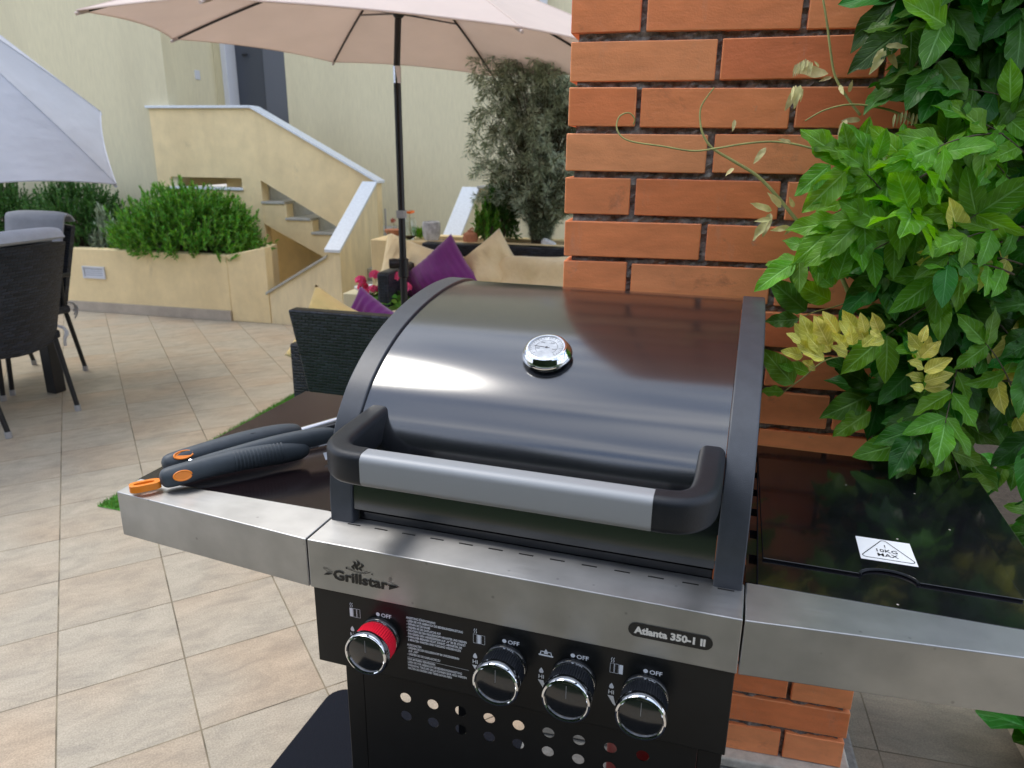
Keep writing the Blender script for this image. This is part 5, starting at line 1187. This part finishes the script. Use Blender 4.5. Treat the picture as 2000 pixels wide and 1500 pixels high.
# hand placed leaflets (from photo: base and tip), in three looks
def hero(mb, org, sc, lst, vlo, vhi, wk=.26, curl=.2, fold=.3):
    for (bx_, by_, tx_, ty_) in lst:
        v = rnd.uniform(vlo, vhi); a_ = SITE @ at(org[0]+bx_*sc, org[1]+by_*sc, v); b_ = SITE @ at(org[0]+tx_*sc, org[1]+ty_*sc, v-rnd.uniform(0, .015)); ln = (b_-a_).length
        nv = ((CAM-a_).normalized()*1.0+Vector((rnd.uniform(-.35, .35), 0, rnd.uniform(.1, .7)))); leaflet(mb, a_, b_-a_, nv, ln, ln*wk, rnd, fold, curl*.5)
c3_ = (1100, 0)
hero(bright, c3_, .45, [(1215, 690, 1035, 555), (1245, 670, 1215, 530), (1300, 660, 1330, 505), (1360, 690, 1405, 555), (1160, 715, 1000, 850), (1225, 745, 1035, 925), (1405, 955, 1290, 705), (1500, 905, 1430, 690), (1390, 975, 1195, 865), (1230, 800, 1090, 850), (1215, 880, 1095, 915),
  (1160, 1305, 1000, 1225), (1170, 1245, 1068, 1155), (1180, 1235, 1108, 1090), (1190, 1215, 1245, 1055), (1560, 900, 1530, 760), (1620, 890, 1590, 770), (1705, 1325, 1405, 1238), (1720, 1255, 1895, 1000), (1800, 870, 1925, 700), (1660, 110, 1480, -10), (1240, 1050, 1240, 950), (1940, 445, 1940, 250), (1300, 720, 1200, 650), (1750, 960, 1650, 890), (1450, 830, 1400, 700), (1790, 1010, 1890, 760), (1960, 120, 1720, 20)], -.24, -.13)
hero(leaves, c3_, .45, [(1750, 1070, 1500, 915), (1615, 1115, 1412, 955), (1660, 1335, 1400, 1445), (1055, 1350, 895, 1210), (1025, 1385, 872, 1395), (1565, 400, 1355, 365), (1560, 75, 1330, 150), (1945, 300, 1775, 258), (1965, 425, 1740, 345), (1905, 505, 1695, 380), (1990, 250, 1840, 190), (1120, 1140, 1010, 1120), (1100, 1310, 980, 1195), (1400, 1190, 1250, 1100), (1900, 1250, 1700, 1190), (1800, 1440, 1640, 1360),
  (1740, 640, 1560, 700), (1900, 700, 1730, 640), (1520, 330, 1440, 300), (1640, 350, 1560, 450), (1640, 1220, 1500, 1130), (1990, 1300, 1850, 1200), (1600, 560, 1500, 420), (1460, 1180, 1330, 1120)], -.13, -.06)
c4_ = (1400, 450)
hero(yel, c4_, .3, [(650, 800, 525, 600), (740, 790, 608, 602), (790, 720, 668, 556), (880, 700, 800, 585), (960, 710, 915, 585), (1060, 665, 1010, 535), (850, 810, 750, 752), (640, 900, 560, 850), (1090, 715, 985, 745), (900, 640, 820, 520), (700, 840, 545, 770), (1350, 900, 1250, 845), (1350, 920, 1535, 830), (1350, 970, 1235, 940), (1350, 985, 1545, 925), (1350, 1030, 1268, 1012), (1350, 1030, 1520, 1005), (1330, 830, 1262, 720), (1365, 830, 1455, 715), (1000, 650, 1080, 700), (600, 780, 510, 715), (1350, 780, 1390, 690), (560, 820, 420, 780)], -.27, -.20, wk=.27, curl=.3)
hero(bright, c4_, .3, [(500, 1000, 300, 770), (440, 1050, 280, 1050), (500, 910, 400, 870), (600, 930, 440, 860), (1745, 1160, 1520, 960), (1660, 1160, 1640, 940), (1560, 1210, 1300, 1040), (1610, 1500, 1480, 1270), (1610, 1250, 1450, 1230), (1420, 1250, 1170, 1240), (1240, 1380, 880, 1470), (1240, 1550, 1110, 1490), (1240, 1560, 1300, 1530), (1380, 1490, 1385, 1690), (1250, 1500, 1250, 1660), (1150, 1480, 1110, 1560), (1290, 1540, 1250, 1600), (1700, 800, 1815, 690), (1820, 740, 2000, 640), (1350, 1440, 1130, 1300), (1000, 1180, 750, 1340), (2010, 1560, 1810, 1510), (2050, 1700, 1960, 1560)], -.19, -.10)
hero(leaves, c4_, .3, [(1000, 1010, 770, 870), (870, 900, 690, 830), (1010, 800, 840, 770), (1250, 560, 1010, 600), (1790, 600, 1470, 540), (1760, 700, 1430, 600), (1220, 1330, 930, 1230), (1200, 1080, 970, 1090), (1500, 1440, 1270, 1330), (1800, 1300, 1640, 1180), (1900, 1400, 1790, 1230), (1160, 1600, 900, 1560), (1460, 1480, 1270, 1390)], -.14, -.07)
hero(pale, c3_, .45, [(945, 900, 890, 835), (905, 915, 815, 880), (900, 925, 865, 1030), (895, 950, 815, 1045), (905, 950, 830, 960), (985, 985, 900, 1000), (1000, 980, 960, 1020), (1100, 930, 1095, 1000), (1190, 985, 1165, 1080), (1205, 1000, 1215, 1075), (1000, 900, 985, 860), (1110, 290, 1090, 265), (1165, 335, 1110, 350), (1200, 370, 1215, 410), (1240, 400, 1255, 350), (1150, 320, 1000, 300), (745, 520, 735, 570), (990, 620, 940, 600), (880, 640, 825, 710), (740, 730, 705, 760), (1020, 380, 960, 480), (1030, 370, 1000, 470), (1390, 210, 1340, 270), (1400, 220, 1330, 320), (1410, 215, 1450, 300), (1400, 200, 1500, 200), (1230, 520, 1190, 600), (1290, 520, 1210, 520), (1870, 550, 1790, 548), (1880, 560, 1990, 550), (1890, 560, 1950, 510), (1870, 630, 1935, 650), (1690, 650, 1705, 605)], -.17, -.10, wk=.16, curl=.4)
for (ox_, oy_, n_, dxx) in ((1440, 480, 7, 16), (1640, 720, 8, 17), (1080, 255, 9, -9), (1040, 370, 5, -10)):
    hero(pale, c3_, .45, [(ox_+k*dxx, oy_+abs(k-3)*5, ox_+k*dxx-10, oy_+60+abs(k-3)*4) for k in range(n_)], -.14, -.1, wk=.10)
hero(pale, c4_, .3, [(1640+k*16-30, 790-abs(k-4)*4, 1590+k*18, 880+(8-k)*4) for k in range(8)]+[(1760, 790, 1790, 910), (1810, 840, 1810, 930), (1870, 940, 1965, 850)], -.17, -.14, wk=.12)
hero(yel, (1396, 440), .3, [(650, 790, 560, 580), (740, 780, 650, 590), (800, 700, 710, 560), (900, 690, 840, 560), (980, 700, 950, 570), (860, 800, 770, 700), (900, 780, 880, 650), (960, 790, 1060, 700), (700, 830, 600, 700), (560, 760, 470, 700), (1340, 860, 1440, 760), (1340, 800, 1260, 700), (1345, 760, 1380, 650), (1345, 900, 1260, 880)], -.30, -.22, wk=.26, curl=.4)
def tendril(lst, org, sc, v0, v1, r0_, r1_, mb):
    n = len(lst); pts = [SITE @ at(org[0]+x*sc, org[1]+y*sc, v0+(v1-v0)*i/(n-1)) for i, (x, y) in enumerate(lst)]; cv = spline(pts, 6); m_ = len(cv)
    mb.tube(cv, [(r0_+(r1_-r0_)*i/(m_-1))*.68 for i in range(m_)], 7)
tendril([(1215, 690), (1100, 650), (1000, 625), (900, 615), (780, 625), (660, 645), (560, 655), (430, 635), (300, 615), (250, 590), (232, 550), (245, 505), (285, 490), (310, 515), (305, 540)], c3_, .45, -.09, -.03, .0028, .0017, twig)
tendril([(1260, 1320), (1180, 1150), (1080, 1040), (960, 890), (850, 770), (740, 700), (650, 645), (610, 590), (595, 530), (600, 460), (655, 380)], c3_, .45, -.07, -.05, .0058, .0016, twig)
tendril([(1290, 500), (1230, 420), (1180, 330), (1160, 220), (1145, 100), (1125, -20)], c3_, .45, -.09, -.08, .0032, .0024, twig)
tendril([(1050, 525), (1130, 480), (1230, 455), (1330, 460), (1450, 490), (1560, 560), (1640, 640), (1700, 730), (1760, 860), (1815, 1010)], c3_, .45, -.13, -.10, .0015, .0042, twig)
tendril([(1800, 880), (1840, 750), (1870, 620), (1900, 520), (1990, 490)], c3_, .45, -.12, -.14, .0016, .0010, twig)
tendril([(1890, 1500), (1880, 1380), (1895, 1250), (1885, 1180), (1740, 1230), (1705, 1325)], c3_, .45, -.12, -.14, .0012, .0012, twig)
tendril([(430, 1055), (560, 960), (700, 850), (860, 815), (1000, 800), (1200, 795), (1280, 780)], c4_, .3, -.15, -.12, .0014, .0018, twig)
tendril([(1350, 1030), (1352, 900), (1345, 780), (1380, 650)], c4_, .3, -.14, -.12, .0012, .0015, twig)
tendril([(520, 580), (640, 530), (760, 500), (900, 450)], c4_, .3, -.12, -.09, .0012, .0018, twig)
tendril([(1500, 910), (1380, 972), (1300, 985)], c3_, .45, -.13, -.14, .0016, .0012, twig)
leaf_coords(leaves.build('leaves', 'leaf', VN, smooth='all', recalc=False)); leaf_coords(bright.build('young_leaves', 'leaf_b', VN, smooth='all', recalc=False))
leaf_coords(yel.build('yellow_leaves', 'leaf_y', VN, smooth='all', recalc=False)); pale.build('bud_leaves', 'leaf_p', VN, smooth='all', recalc=False)
stems.build('stems', 'bark', VN, smooth='all', recalc=False); twig.build('tendrils', 'stem', VN, smooth='all', recalc=False)
# big leaf plant low at the right corner
bp_ = thing('broadleaf_plant', 'large dark green leaved plant low in the corner by the path', 'plant', Matrix.Translation(S(1.3, .0)))
iv2 = bp_.matrix_world.inverted(); lf = MB()
for k in range(9):
    a_ = SITE @ Vector((1.15+.03*(k % 4), .20, .03)); ang = k*.7; tip = SITE @ Vector((1.15+.20*math.cos(ang+4.0), .18+.20*math.sin(ang+4.0), .14+.04*(k % 3)))
    t0 = MB(); leaflet(t0, a_, tip-a_+Vector((0, 0, .08)), Vector((0, 0, 1)), (.26), .085, rnd, .1, .5); lf.add([iv2 @ Vector(p_) for p_ in t0.v], t0.f)
o = lf.build('leaves', 'leaf', bp_, smooth='all', recalc=False); leaf_coords(o)

# tall hedge behind the photographer (mirrored in the lid)
hg = thing('hedge', 'tall dark clipped hedge closing the garden behind the viewpoint', 'hedge', local(.5, -5.2, 0))
lf = MB(); rnd = random.Random(77)
for i in range(15000):
    x = rnd.uniform(-7, 7); top = 4.4+.35*math.sin(x*1.3)+.25*math.sin(x*3.1+1)+rnd.uniform(-.25, .25); z = rnd.uniform(0, top); y = rnd.uniform(-.3, .3)
    a_ = Vector((rnd.gauss(0, 1), rnd.gauss(0, 1), rnd.gauss(0, 1))).normalized(); b_ = a_.orthogonal().normalized(); c_ = Vector((x, y, z)); lf.add([c_-a_*.13, c_-b_*.09, c_+a_*.13, c_+b_*.09], [(0, 1, 2, 3)])
lf.build('foliage', 'hedge', hg, recalc=False); MB().box(-7, 7, -.2, .1, 0, 3.7).build('stems', 'hedge', hg)
